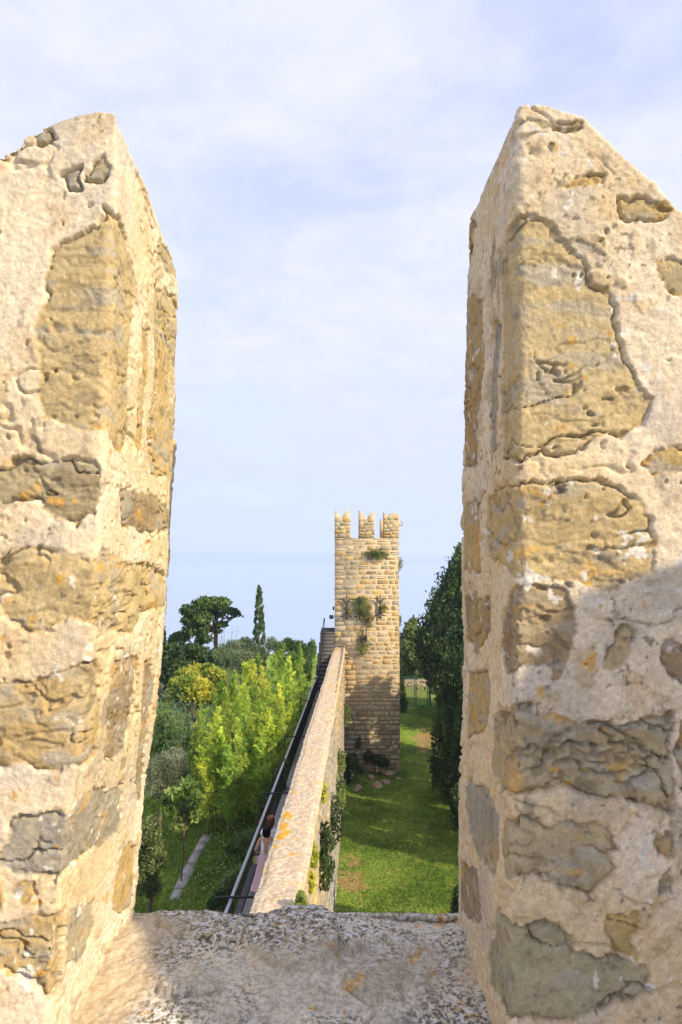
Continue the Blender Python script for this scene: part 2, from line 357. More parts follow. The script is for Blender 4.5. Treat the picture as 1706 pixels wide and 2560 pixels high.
KH = (.52, .385, .175); OC = (.50, .34, .115); GR = (.33, .30, .235); OL = (.42, .34, .19); BR = (.33, .235, .125); PL = (.46, .39, .24); OR = (.55, .31, .06)
LEFT_STONES = [
 (KH, .007, [(115,636),(149,616),(194,584),(245,562),(262,510),(288,528),(311,564),(335,659),(340,708),(331,803),(325,915),(320,1095),(306,1129),(284,1129),(270,1095),(245,1073),(198,1068),(153,1057),(106,1046),(101,960),(88,879),(101,771)]),
 (OL, .006, [(239,420),(266,393),(288,420),(270,452),(225,452)]),
 (GR, .006, [(150,440),(200,430),(215,470),(170,480)]),
 (KH, .007, [(387,708),(405,717),(441,740),(450,803),(446,960),(436,1095),(424,1195),(378,1190),(371,1118),(383,915),(383,780)]),
 (OL, .006, [(401,596),(423,609),(455,668),(455,695),(419,681),(401,632)]),
 (OC, .005, [(351,816),(365,821),(367,915),(360,1028),(356,1140),(347,1140),(344,1050),(353,915)]),
 (OL, .009, [(-140,1190),(0,1176),(45,1149),(149,1136),(239,1154),(252,1185),(250,1244),(225,1285),(190,1318),(150,1295),(90,1245),(0,1267),(-140,1260)]),
 (BR, .007, [(300,1215),(330,1230),(385,1240),(420,1270),(422,1330),(350,1330),(310,1320)]),
 (KH, .013, [(-20,1410),(39,1379),(99,1365),(149,1373),(215,1404),(260,1375),(354,1409),(387,1420),(420,1442),(420,1509),(359,1531),(337,1580),(265,1586),(221,1558),(166,1547),(99,1591),(50,1575),(17,1536),(-20,1500)]),
 (KH, .009, [(-160,1680),(0,1691),(33,1696),(94,1691),(166,1669),(243,1660),(250,1812),(236,1879),(205,1923),(133,1934),(66,1917),(0,1928),(-160,1930)]),
 (BR, .008, [(287,1652),(345,1641),(340,1702),(326,1812),(309,1879),(265,1895),(271,1757)]),
 (GR, .009, [(11,2061),(55,2045),(138,2033),(166,2036),(193,2022),(243,1978),(309,1956),(312,2033),(298,2083),(232,2133),(188,2172),(155,2194),(83,2199),(33,2194),(0,2166)]),
 (OL, .010, [(-160,2290),(0,2299),(55,2293),(110,2282),(166,2288),(160,2393),(149,2475),(122,2492),(66,2459),(0,2431),(-160,2430)]),
 (OL, .007, [(182,2271),(204,2255),(238,2255),(238,2337),(215,2387),(171,2415),(171,2310)]),
 (OC, .008, [(331,2105),(360,2144),(356,2227),(309,2282),(282,2271),(293,2188),(309,2127)]),
 (BR, .006, [(362,1658),(385,1663),(388,1702),(372,1801),(362,1895),(368,1960),(350,2000),(345,1900),(352,1790)]),
 (OL, .005, [(90,330),(130,325),(150,355),(110,365)]),
 (OC, .006, [(40,2210),(80,2215),(95,2245),(55,2262),(20,2240)]),
 (GR, .012, [(-200,700),(-60,690),(-20,820),(-60,1000),(-210,1010)]),
]
RIGHT_STONES = [
 ((.53,.40,.19), .007, [(1282,555),(1317,545),(1376,555),(1396,595),(1465,654),(1494,708),(1529,738),(1544,782),(1554,831),(1573,890),(1593,940),(1632,999),(1613,1048),(1563,1078),(1494,1102),(1435,1127),(1396,1142),(1356,1127),(1312,1147),(1287,1152),(1253,1142),(1250,1028),(1253,881),(1258,733),(1268,585)]),
 ((.52,.385,.175), .012, [(1287,1216),(1416,1206),(1514,1201),(1563,1231),(1613,1275),(1642,1324),(1640,1360),(1630,1436),(1528,1477),(1451,1447),(1400,1452),(1298,1447),(1247,1411),(1222,1375),(1218,1300),(1222,1236),(1250,1225)]),
 (BR, .010, [(1288,1457),(1355,1457),(1426,1467),(1436,1513),(1426,1640),(1406,1707),(1385,1702),(1370,1676),(1324,1671),(1288,1686),(1258,1686),(1245,1615),(1247,1538),(1263,1513)]),
 (OL, .007, [(1553,1564),(1594,1569),(1569,1676),(1538,1691),(1513,1671),(1538,1615)]),
 (BR, .010, [(1661,1610),(1706,1605),(1800,1600),(1800,1720),(1720,1715),(1671,1691),(1653,1656)]),
 (OL, .020, [(1273,1768),(1324,1758),(1334,1793),(1406,1799),(1467,1824),(1487,1809),(1528,1809),(1553,1819),(1630,1788),(1686,1783),(1691,1819),(1681,1972),(1671,2023),(1579,2008),(1477,1992),(1426,1972),(1324,1982),(1258,1972),(1230,1921),(1232,1793),(1247,1763)]),
 (OL, .007, [(1263,2048),(1324,2059),(1365,2079),(1426,2059),(1528,2064),(1538,2125),(1518,2130),(1543,2176),(1528,2201),(1477,2222),(1406,2217),(1365,2186),(1314,2176),(1263,2181),(1255,2125)]),
 (GR, .007, [(1171,1946),(1222,1972),(1250,2048),(1250,2125),(1238,2191),(1186,2125),(1166,2023)]),
 (OL, .006, [(1640,2094),(1676,2074),(1676,2145),(1640,2130)]),
 (OL, .006, [(1630,2207),(1671,2166),(1681,2237),(1635,2237)]),
 ((.36,.32,.19), .007, [(1247,2278),(1324,2303),(1365,2314),(1426,2329),(1436,2370),(1508,2385),(1564,2405),(1630,2421),(1630,2482),(1579,2507),(1477,2533),(1406,2548),(1324,2553),(1253,2523),(1222,2456),(1217,2405),(1232,2329)]),
 (OC, .012, [(1518,2278),(1594,2273),(1589,2405),(1548,2380),(1513,2329)]),
 (OC, .008, [(1554,506),(1613,501),(1687,516),(1716,531),(1637,546),(1563,555)]),
 (OL, .008, [(1642,644),(1740,650),(1760,760),(1672,728)]),
 (OL, .004, [(1317,304),(1376,299),(1460,309),(1455,329),(1416,329)]),
 (OC, .006, [(1371,457),(1416,457),(1465,442),(1514,442),(1509,462),(1460,467)]),
 (OR, .006, [(1150,555),(1182,546),(1174,634),(1150,723)]),
 (BR, .006, [(1150,748),(1204,757),(1209,881),(1199,1028),(1194,1166),(1150,1176),(1150,979),(1150,831)]),
 (GR, .004, [(1233,807),(1248,817),(1243,979),(1238,1127),(1226,1152),(1228,979)]),
 (OL, .004, [(1226,620),(1240,600),(1243,680),(1228,760)]),
 (BR, .007, [(1150,1482),(1222,1493),(1222,1574),(1186,1646),(1150,1564)]),
 (OC, .006, [(1170,1686),(1217,1676),(1227,1742),(1217,1819),(1170,1844),(1170,1768)]),
 (BR, .006, [(1150,2156),(1196,2176),(1202,2303),(1176,2309),(1150,2278)]),
 (OC, .006, [(1150,1255),(1199,1250),(1199,1430),(1150,1430)]),
 (OC, .008, [(1600,1160),(1660,1130),(1760,1120),(1760,1170),(1640,1190)]),
 (OL, .010, [(1700,1800),(1800,1800),(1800,2010),(1705,2000)]),
 (BR, .008, [(1700,2060),(1790,2060),(1790,2180),(1705,2190)]),
]
def merlon_mesh(name, side, seed):
    pr = prof_left if side < 0 else prof_right
    zl = [-1.15, -1.0, -.75, -.45, -.1, .2, .45]
    if side < 0:
        tops = [(-.012, .852), (-.04, .858), (-.085, .850), (-.13, .832), (-.18, .805), (-.23, .768), (-.30, .69), (-.40, .50), (-.46, .47), (-.66, .66), (-.70, .66)]
    else:
        tops = [(.012, .866), (.05, .868), (.13, .842), (.165, .80), (.21, .752), (.315, .650), (.36, .58), (.44, .50), (.62, .68), (.66, .68)]
    # front outline: up the opening edge, along the swallow-tail top, down the outside
    out_x = -1.13 if side < 0 else 1.0
    pts = [(pr(z), z) for z in zl] + [(pr(.6), .6)]
    top = [(pr(.8) + (a if side < 0 else a), h) for a, h in tops]
    outl = pts + top + [(out_x, .4), (out_x, -1.15)]
    nn = len(outl)
    cap = 0.0
    back = [(x, z + ((-0.085 if side < 0 else .03) if z > .6 else 0)) for x, z in outl]
    verts = [(x, Y0, z) for x, z in outl] + [(x, Y1 + .01, z) for x, z in back]
    faces = [list(range(nn)), [nn + i for i in range(nn)][::-1]] + [(i, nn + i, nn + (i + 1) % nn, (i + 1) % nn) for i in range(nn)]
    me = voxel(name, verts, faces, 0.0027)
    co, no = get_co(me); x, y, z = co.T
    xr = pr(z)
    # worn, rounded corner between the face and the opening
    a_ = (xr - x) if side < 0 else (x - xr); b0 = y - Y0; rr = .010 + .034 * fbm(np.stack([z * 5, z * 0 + seed, z * 0], -1), 3, 9) ** 1.5
    L2 = np.hypot(np.maximum(rr - a_, 0), np.maximum(rr - b0, 0)); inn = (a_ < rr) & (b0 < rr) & (L2 > 1e-6)
    f_ = np.where(inn, rr / np.maximum(L2, 1e-6), 1); f_ = np.minimum(f_, 1)
    na = np.where(inn, rr - (rr - a_) * f_, a_); nb = np.where(inn, rr - (rr - b0) * f_, b0)
    co[:, 0] = np.where(inn, (xr - na) if side < 0 else (xr + na), x); co[:, 1] = Y0 + nb
    me.vertices.foreach_set('co', co.astype(np.float32).ravel()); me.update(); co, no = get_co(me); x, y, z = co.T
    u = (y - Y0) - ((xr - x) if side < 0 else (x - xr))
    uz = np.stack([u, z], 1)
    p3 = co + seed * 3.7
    # ragged joint line
    w1 = np.stack([fbm(p3 * 18, 3, seed), fbm(p3 * 18 + 50, 3, seed)], 1) - .5
    w2 = np.stack([fbm(p3 * 70, 3, seed + 5), fbm(p3 * 70 + 50, 3, seed + 5)], 1) - .5
    uzw = uz + w1 * .034 + w2 * .013
    D = np.full(len(co), 1.0); K = np.full(len(co), -1)
    stones = LEFT_STONES if side < 0 else RIGHT_STONES
    for k, (c, rel, poly) in enumerate(stones):
        pg = np.array([surf_uz(q, side) for q in poly]); lo = pg.min(0) - .06; hi = pg.max(0) + .06
        sel = np.where(((uzw > lo) & (uzw < hi)).all(1))[0]
        if not len(sel): continue
        d = sdf(uzw[sel], pg); b_ = d < D[sel]; D[sel[b_]] = d[b_]; K[sel[b_]] = k
    rear = (y > Y1 - .02) | (np.abs(no[:, 2]) > .8)
    D[rear & (z < .3)] = 1.0
    D = D + .013 * (fbm(p3 * 40, 3, seed + 8) - .5) + .008 * (fbm(p3 * 150, 2, seed + 9) - .5)
    ins = sstep(.002, -.003, D)
    rel = np.array([s[1] for s in stones] + [.008])[K]; base = np.array([s[0] for s in stones] + [(.4, .33, .2)])[K]
    base = base.astype(float)
    ks = K[:, None] * 7.77
    # rock relief: broad facets + bedding + grain
    q = p3 + ks
    warp = (fbm(q * 9, 3, 31) - .5)[:, None] * .06
    broad = fbm(q * np.array([7, 7, 11]) + warp * 20, 4, 32) - .5
    strat = fbm((q + warp) * np.array([10, 10, 46]), 4, 33) - .5
    rid = 1 - np.abs(2 * fbm((q + warp * 1.4) * np.array([8, 8, 15]), 4, 34) - 1)
    crk = sstep(.955, .995, rid) * sstep(.42, .62, fbm(q * 6, 2, 35))
    grain = fbm(q * 120, 3, 36) - .5
    rgh = np.clip((rel - .004) / .010, .12, 1.1)
    bil = np.abs(2 * fbm((q + warp) * np.array([6, 6, 13]), 5, 39, .55) - 1)
    led = fbm((q + warp * 1.5) * np.array([4.5, 4.5, 11]), 3, 40) * 5; led = (np.floor(led) + sstep(.35, .65, led - np.floor(led))) / 5 - .5
    crk2 = sstep(.93, 1.0, 1 - bil) * sstep(.40, .60, fbm(q * 5 + 4, 2, 55))
    h_st = -.0008 + rel * (1.7 * broad + .6 * strat + rgh * (1.5 * led + .6 * (bil - .3))) + .003 * grain + .0022 * (fbm(p3 * 260, 2, 57) - .5) - .012 * crk - .008 * rgh * crk2
    h_st += -.003 * np.exp(-np.clip(-D, 0, 1) / .007)
    pit = sstep(.70, .80, fbm(q * 60, 2, 37)) * sstep(.42, .62, fbm(q * 8, 2, 38))
    h_st -= .008 * pit
    mgr = fbm(p3 * 75, 4, 41) - .5
    peb = sstep(.60, .66, fbm(p3 * 26, 3, 58)) * sstep(.45, .60, fbm(p3 * 5 + 2, 2, 59))
    h_mo = .0015 + .010 * (fbm(p3 * 7, 3, 42) - .5) + .004 * mgr + .004 * (fbm(p3 * 190, 3, 43, .7) - .5) + .004 * peb
    mp_ = sstep(.70, .78, fbm(p3 * 70, 2, 44)) * sstep(.45, .62, fbm(p3 * 9, 2, 45)); h_mo -= .009 * mp_
    mcr = sstep(.955, .995, 1 - np.abs(2 * fbm(p3 * np.array([5, 5, 8]), 4, 49) - 1)) * sstep(.48, .6, fbm(p3 * 4, 2, 50)); h_mo -= .008 * mcr
    h = lerp(h_mo, h_st, ins)
    gap = np.exp(-(D / .0034) ** 2) * sstep(.47, .60, fbm(p3 * 11, 3, 46)); h -= .013 * gap
    # the whole body is a little uneven
    h += .020 * (fbm(p3 * 3.2, 2, 48) - .5)
    co2 = co + no * h[:, None]
    me.vertices.foreach_set('co', co2.astype(np.float32).ravel())
    # colour of the material itself, and darker along the carved cracks
    v1 = fbm(q * 5, 4, 51); v2 = fbm(q * np.array([14, 14, 40]), 4, 52); v3 = fbm(q * 30, 4, 53)
    st = lerp(base, base.mean(1, keepdims=True) * np.array([1.16, 1.0, .70]), .25) * (0.72 + .48 * v3)[:, None]
    st = lerp(st, np.array([.46, .315, .125]), (sstep(.52, .68, v1) * .6)[:, None])
    st = lerp(st, np.array([.37, .345, .29]), (sstep(.52, .70, v2) * .65)[:, None])
    st = lerp(st, np.array([.45, .37, .22]), (sstep(.52, .70, fbm(q * 11 + 3, 4, 56)) * .45)[:, None])
    st = lerp(st, np.array([.20, .155, .09]), (sstep(.60, .76, fbm(q * 30, 4, 54)) * .6)[:, None])
    st = lerp(st, np.array([.62, .34, .06]), (sstep(.66, .78, fbm(q * np.array([16, 16, 34]) + 8, 4, 60)) * .45)[:, None])
    st = lerp(st, np.array([.24, .19, .12]), np.maximum(crk, crk2)[:, None] * .5)
    m1 = fbm(p3 * 4.5, 4, 61); m2 = fbm(p3 * 18, 4, 62); m3 = fbm(p3 * 130, 3, 63, .7)
    mo = lerp(np.array([.62, .49, .30]), np.array([.67, .565, .41]), sstep(.35, .65, m1)[:, None])
    mo = lerp(mo, np.array([.52, .335, .15]), (sstep(.54, .74, m2) * .35)[:, None])
    mo = lerp(mo, np.array([.40, .37, .335]), (sstep(.56, .72, fbm(p3 * 6 + 9, 4, 64)) * .45)[:, None])
    mo = lerp(mo, np.array([.42, .32, .17]), peb[:, None] * .5)
    mo = lerp(mo, np.array([.22, .185, .14]), (sstep(.62, .74, fbm(p3 * np.array([22, 22, 12]) + 5, 4, 65)) * sstep(.45, .6, fbm(p3 * 3.3, 2, 66)) * .6)[:, None])
    mo = mo * (0.80 + .42 * m3)[:, None]
    c = lerp(mo, st, sstep(.003, -.002, D)[:, None])
    # lichens: white, orange, black specks
    wl = sstep(.70, .735, fbm(p3 * 46, 3, 71)) * sstep(.44, .56, fbm(p3 * 5, 2, 72)); c = lerp(c, np.array([.66, .63, .56]), wl[:, None] * .85)
    ol = sstep(.72, .76, fbm(p3 * 42, 3, 73)) * sstep(.52, .62, fbm(p3 * 4 + 3, 2, 74)); c = lerp(c, np.array([.58, .31, .04]), ol[:, None] * .7)
    bl = sstep(.68, .75, fbm(p3 * 85, 3, 75)) * sstep(.42, .58, fbm(p3 * 7 + 5, 2, 76)); c = lerp(c, np.array([.12, .10, .08]), bl[:, None] * .7)
    set_col(me, c)
    me.polygons.foreach_set('use_smooth', np.ones(len(me.polygons), bool)); me.materials.append(M_ROCK); me.update()
    o = bpy.data.objects.new(name, me); COL.objects.link(o); return o

battle = empty('battlement_wall', (0, 1.5, -3.0), 'crenellated parapet of rough yellowish stone and pale mortar, very close, framing the view', 'battlement')
def adopt(o, par):
    o.parent = par; o.matrix_parent_inverse = par.matrix_basis.inverted(); return o
bpy.context.view_layer.update()
ml = adopt(merlon_mesh('merlon', -1, 1), battle); ml['label'] = 'left merlon, sunlit, with a curved swallow-tail top'
mr_ = adopt(merlon_mesh('merlon', 1, 2), battle); mr_['label'] = 'right merlon with a flat-tipped horn, its lower part shaded'

def sill_mesh():
    x0, x1 = -.95, .80
    xs = [x0, x1]; verts = [(a, b_, c_) for a in (x0, x1) for b_ in (1.08, Y1 + .03) for c_ in (-1.35, ZS)]
    faces = [(0, 1, 3, 2), (4, 6, 7, 5), (0, 4, 5, 1), (2, 3, 7, 6), (0, 2, 6, 4), (1, 5, 7, 3)]
    me = voxel('sill', verts, faces, 0.0036); co, no = get_co(me); x, y, z = co.T
    p3 = co + 11.3
    up = sstep(.2, .8, no[:, 2])
    # big bedded stones
    w = np.stack([fbm(p3 * 14, 3, 81), fbm(p3 * 14 + 40, 3, 81)], 1) - .5
    uv = np.stack([x, y], 1) + w * .05
    polys = [(.026, [P(s, q, 1.0) for s, q in ()])]
    def pg(pix):
        r = []
        for (a, b_) in pix:
            yc = -(b_ - 1280) / F; dz = sin(TH) + yc * cos(TH); s = ZS / dz; r.append(((a - 853) / F * s, (cos(TH) - yc * sin(TH)) * s))
        return r
    SL = [(.030, pg([(640,2300),(700,2278),(760,2272),(815,2272),(850,2310),(845,2400),(800,2440),(700,2445),(630,2400),(596,2370)])),
          (.012, pg([(860,2310),(905,2300),(915,2360),(880,2390),(850,2370)])),
          (.010, pg([(380,2270),(500,2264),(600,2282),(640,2300),(590,2370),(420,2330)])),
          (.014, pg([(395,2430),(480,2425),(560,2440),(550,2490),(450,2505),(395,2480)])),
          (.016, pg([(850,2440),(960,2400),(1020,2420),(1010,2500),(930,2510),(850,2470)])),
          (.012, pg([(930,2520),(1030,2500),(1040,2590),(930,2600)])),
          (.010, pg([(1030,2430),(1070,2420),(1110,2560),(1050,2570)])),
          (.010, pg([(960,2330),(1150,2320),(1160,2350),(1060,2370),(970,2360)]))]
    D = np.full(len(co), 1.0); R = np.zeros(len(co)); K = np.full(len(co), 0)
    for k, (r, poly) in enumerate(SL):
        d = sdf(uv, np.array(poly)); s = d < D; D[s] = d[s]; R[s] = r; K[s] = k + 1
    ins = sstep(.020, -.022, D) * up
    h = ins * R * .9 + .030 * (fbm(p3 * 6, 3, 82) - .5) + .012 * (fbm(p3 * 32, 4, 83) - .5) + .008 * (fbm(p3 * 100, 3, 84, .7) - .5)
    h -= .014 * np.exp(-(D / .006) ** 2) * sstep(.45, .6, fbm(p3 * 12, 2, 85)) * up
    h += up * lerp(.006, -.010, sstep(-.4, .3, x))
    h -= .02 * sstep(Y1 - .05, Y1 + .03, y) * up * fbm(p3 * 9, 3, 89)
    me.vertices.foreach_set('co', (co + no * h[:, None]).astype(np.float32).ravel())
    a = fbm(p3 * 9, 5, 91); e = fbm(p3 * 110, 3, 93, .7)
    c = lerp(np.array([.50, .455, .35]), np.array([.64, .58, .45]), sstep(.35, .65, a)[:, None])
    warm = sstep(.0, .2, np.abs(x + .06) - .27 + .30 * (fbm(p3 * 7, 4, 94) - .5))
    c = lerp(c, np.array([.54, .41, .25]), warm[:, None] * .85)
    c = lerp(c, np.array([.36, .31, .20]), (sstep(.004, -.004, D) * (K % 2) * .6)[:, None])
    mot = (1 - warm * .75)
    big = sstep(.36, .56, fbm(p3 * 5 + 2, 3, 97))
    c = lerp(c, np.array([.56, .31, .07]), (sstep(.70, .74, fbm(p3 * 26 + 3, 4, 96)) * sstep(.48, .6, fbm(p3 * 6, 2, 99)) * .75)[:, None])
    c = c * (.85 + .3 * e)[:, None]
    set_col(me, c, np.clip(mot * (.35 + .65 * big), 0, 1)); me.polygons.foreach_set('use_smooth', np.ones(len(me.polygons), bool)); me.materials.append(M_SILL); me.update()
    o = bpy.data.objects.new('sill', me); COL.objects.link(o); return o
sl = adopt(sill_mesh(), battle); sl['label'] = 'uneven grey stone sill blotched with white, black and orange lichen'

# ------------------------------------------------------------------ block masonry
PAL = np.array([[.56, .38, .15], [.52, .39, .20], [.40, .35, .26], [.56, .45, .29], [.46, .30, .13], [.60, .41, .14], [.34, .30, .23]])
def blocks(mb, O, U, Vv, Nn, width, height, ch=(.26, .42), bw=(.3, .85), gap=.035, dep=(.015, .05), pal=PAL, colfn=None, skip=None, seed=1):
    r = np.random.default_rng(seed); O, U, Vv, Nn = map(lambda a: np.asarray(a, float), (O, U, Vv, Nn)); v = 0.0; row = 0
    while v < height - .05:
        hh = min(r.uniform(*ch), height - v)
        if height - v - hh < .12: hh = height - v
        u = 0.0
        while u < width - .02:
            ww = r.uniform(*bw)
            if width - u - ww < bw[0] * .6: ww = width - u
            sub = [(u, v, ww, hh)]
            if r.random() < .15 and hh > .3: sub = [(u, v, ww, hh * .5), (u, v + hh * .5, ww, hh * .5)]
            for (a, b_, w_, h_) in sub:
                if skip and skip(a + w_ / 2, b_ + h_ / 2): continue
                g = gap * r.uniform(.3, .7); e = r.uniform(*dep); j = lambda: r.uniform(-.028, .028)
                u0, u1, v0, v1 = a + g, a + w_ - g, b_ + g, b_ + h_ - g
                if u1 - u0 < .04 or v1 - v0 < .04: continue
                i_ = min(.035, (u1 - u0) * .2, (v1 - v0) * .2)
                fr = [(u0 + j(), v0 + j()), (u1 + j(), v0 + j()), (u1 + j(), v1 + j()), (u0 + j(), v1 + j())]
                cen = ((u0 + u1) / 2, (v0 + v1) / 2)
                bk = [(max(0, min(width, p[0])), p[1]) for p in fr]; fi = [(p[0] + (i_ if p[0] < cen[0] else -i_), p[1] + (i_ if p[1] < cen[1] else -i_)) for p in bk]
                pts = [O + U * p[0] + Vv * p[1] + Nn * (-.02) for p in bk] + [O + U * p[0] + Vv * p[1] + Nn * (e + r.uniform(-.012, .012)) for p in fi]
                c = pal[r.integers(len(pal))] * r.uniform(.78, 1.18)
                if colfn: c = colfn(c, cen, r)
                mb.add(pts, [(4, 5, 6, 7), (0, 1, 5, 4), (1, 2, 6, 5), (2, 3, 7, 6), (3, 0, 4, 7)], c=c)
            u += ww
        v += hh; row += 1

# body of our own wall (below the sill and outside the picture), floor and an added unseen parapet, shaped to throw the shadow
mb = MB(); mb.box((-5, 1.13, -16.4), (5, 1.72, -1.28), (.5, .42, .29)); blocks(mb, (5, 1.72, -16.3), (-1, 0, 0), (0, 0, 1), (0, 1, 0), 10, 14.9, bw=(.3, .8), seed=4)
adopt(mb.build('wall_body', M_BLOCK), battle)
mb = MB(); mb.box((-5, -2.6, -2.0), (2.0, 1.12, -1.62), (.62, .55, .44)); struct(mb.build('walkway_floor', M_BLOCK))
shade_par = empty('shade_parapet', (1.6, -.4, -1.62), 'added unseen stone parapet with one merlon right of the viewpoint, shaped to cast shadow', 'parapet')
def shade_merlon(ya, yb):  # unseen shadow caster, outline fitted to the shade on right merlon and sill
    b2 = MB(); prof = [(ya, -.9), (yb, -.9), (yb, .62), (.85, .57), (.73, .61), (.62, .69), (.53, .60), (.45, .53), (.36, .50), (ya, .42)]
    bm = bmesh.new(); vs = [bm.verts.new((1.45, p[0], p[1])) for p in prof]; f = bm.faces.new(vs); r = bmesh.ops.extrude_face_region(bm, geom=[f])
    bmesh.ops.translate(bm, verts=[v for v in r['geom'] if isinstance(v, bmesh.types.BMVert)], vec=(.45, 0, 0)); bmesh.ops.recalc_face_normals(bm, faces=bm.faces); bmesh.ops.triangulate(bm, faces=bm.faces)
    bm.verts.index_update(); b2.add([v.co[:] for v in bm.verts], T=[[v.index for v in f.verts] for f in bm.faces], c=(.55, .44, .3)); bm.free()
    return b2.build('merlon', M_ROCK)
SM = (.27, 1.10)
mb = MB(); mb.box((1.45, -2.6, -16.3), (1.9, 1.12, -.905), (.5, .42, .3)); adopt(mb.build('wall_body', M_BLOCK), shade_par)
adopt(shade_merlon(*SM), shade_par)

# ------------------------------------------------------------------ long wall, walkway, steps
DN, DF = 3.0, 53.0
mb = MB()
def wp(d, off, z): return (xwall(d) + off, d, z)
mc = (.42, .32, .19)
V = [wp(DN, .02, -16.4), wp(DN, TW - .02, -16.4), wp(DF, TW - .02, -16.4), wp(DF, .02, -16.4), wp(DN, .02, htop(DN) - .12), wp(DN, TW - .02, htop(DN) - .12), wp(DF, TW - .02, htop(DF) - .12), wp(DF, .02, htop(DF) - .12)]
mb.add(V, [(0, 3, 2, 1), (4, 5, 6, 7), (0, 1, 5, 4), (1, 2, 6, 5), (2, 3, 7, 6), (3, 0, 4, 7)], c=mc)
U = np.array([0.0272, 1, 0]); LN = np.linalg.norm(U); U /= LN
def wallcol(c, cen, r):
    n_ = float(fbm(np.array([[cen[0] * .22, cen[1] * .35, 3.]]), 3, 5)[0])
    return lerp(c * .82, np.array([.30, .28, .25]) * r.uniform(.7, 1.2), float(np.clip(sstep(.48, .64, n_) * .6 + sstep(6.6, 5.0, cen[1] + 5 * (n_ - .5)) * .75, 0, .92)))  # grey below a wavy line: cast shade painted into the block colours
blocks(mb, wp(DN, TW - .02, -16.3), U, (0, 0, 1), (1, -.0272, 0), (DF - DN) * LN - .02, 16.3 + htop(DN) - .25, ch=(.16, .34), bw=(.18, .6), gap=.04, dep=(.0, .045), seed=9, colfn=wallcol)
long_wall = empty('boundary_wall', (xwall(30) + .4, 30, -16), 'long pale stone wall with a pebbly lichen-spotted top running away to the tower', 'wall')
bpy.context.view_layer.update()
adopt(mb.build('masonry', M_BLOCK), long_wall)
# coping: rough aggregate slab
ns, nw = 1500, 30
ds = DN + (DF - .05 - DN) * (np.linspace(0, 1, ns) ** 1.6); ww = np.linspace(-.06, TW + .05, nw)
DD, WW = np.meshgrid(ds, ww, indexing='ij')
ZZ = np.vectorize(htop)(DD); p = np.stack([DD, WW, DD * 0], -1)
ZZ = ZZ + .05 * (fbm(p * 1.2, 3, 14) - .5) + .035 * (fbm(p * 14, 3, 15) - .5) + .03 * (fbm(p * 32, 2, 16) - .5) - .04 * sstep(.25, .42, np.abs(WW - TW / 2 + .0)) ** 2
WW2 = WW + .05 * (fbm(p * 3, 4, 17) - .5) + .05 * (fbm(p * .5 + 7, 2, 13) - .5)
top = np.stack([xwall(DD) + WW2, DD, ZZ], -1); bot = top.copy(); bot[..., 2] = np.minimum(bot[..., 2] - .14, bot[..., 2])
e0, e1 = top[:, 0] - [0, 0, .16], top[:, -1] - [0, 0, .16]
full = np.concatenate([e0[:, None], top, e1[:, None]], 1); nc = nw + 2
ii = np.arange(ns * nc).reshape(ns, nc); q = np.stack([ii[:-1, :-1], ii[:-1, 1:], ii[1:, 1:], ii[1:, :-1]], -1).reshape(-1, 4)
pc = np.concatenate([p[:, :1], p, p[:, -1:]], 1)
a = fbm(pc * 16, 3, 18); b_ = fbm(pc * 26, 2, 19)
cc_ = lerp(np.array([.47, .365, .235]), np.array([.61, .51, .37]), sstep(.3, .7, a)[..., None])
cc_ = lerp(cc_, np.array([.22, .16, .12]), (sstep(.62, .78, b_) * .55)[..., None])
cc_ = lerp(cc_, np.array([.60, .42, .18]), (sstep(.58, .72, fbm(pc * 5, 3, 20)) * .5)[..., None])
lich = [(17.75, .09, .34, .10), (17.6, .2, .2, .07), (16.98, .12, .30, .10), (16.6, .22, .3, .10), (16.4, .12, .26, .12), (15.8, .06, .12, .05), (12.63, .14, .18, .10), (19.5, .09, .2, .07), (15.4, .47, .12, .05), (36.5, .4, .5, .09), (51.5, .2, .5, .16), (41, .5, .3, .06), (28, .6, .2, .05)]
lm = np.zeros(pc.shape[:2])
for (ld, lw, la, lb) in lich:
    lm = np.maximum(lm, np.exp(-((pc[..., 0] - ld) / la) ** 2 - ((pc[..., 1] - lw) / lb) ** 2))
lm = sstep(.38, .50, lm * (.30 + 1.25 * fbm(pc * 14, 4, 22)))
cc_ = lerp(cc_, np.array([.70, .34, .02]), lm[..., None] * .95)
adopt(mesh('coping', full, q, M_COPE, None, cc_.reshape(-1, 3), True), long_wall)

# walkway beside the wall (solid terrace) and the flight of steps up to the tower
RX = -.80                                              # railing offset from the wall face
WE = 45.5
mb = MB(); wl_ = -1.0
V = [wp(8, wl_, -11.6), wp(8, .01, -11.6), wp(WE, .01, -14), wp(WE, wl_, -14), wp(8, wl_, zwalk(8)), wp(8, .01, zwalk(8)), wp(WE, .01, zwalk(WE)), wp(WE, wl_, zwalk(WE))]
mb.add(V, [(0, 3, 2, 1), (4, 5, 6, 7), (0, 1, 5, 4), (1, 2, 6, 5), (2, 3, 7, 6), (3, 0, 4, 7)], c=(.27, .255, .24))
struct(mb.build('walkway', M_BLOCK))
steps = empty('stone_steps', wp(WE, -.5, zwalk(WE)), 'stone steps coloured dark as if in shade, climbing along the far end of the wall to the tower', 'steps')
bpy.context.view_layer.update()
NST = 15; z_top = float(P(820, 1582, 53)[2]); z_bot = zwalk(WE)
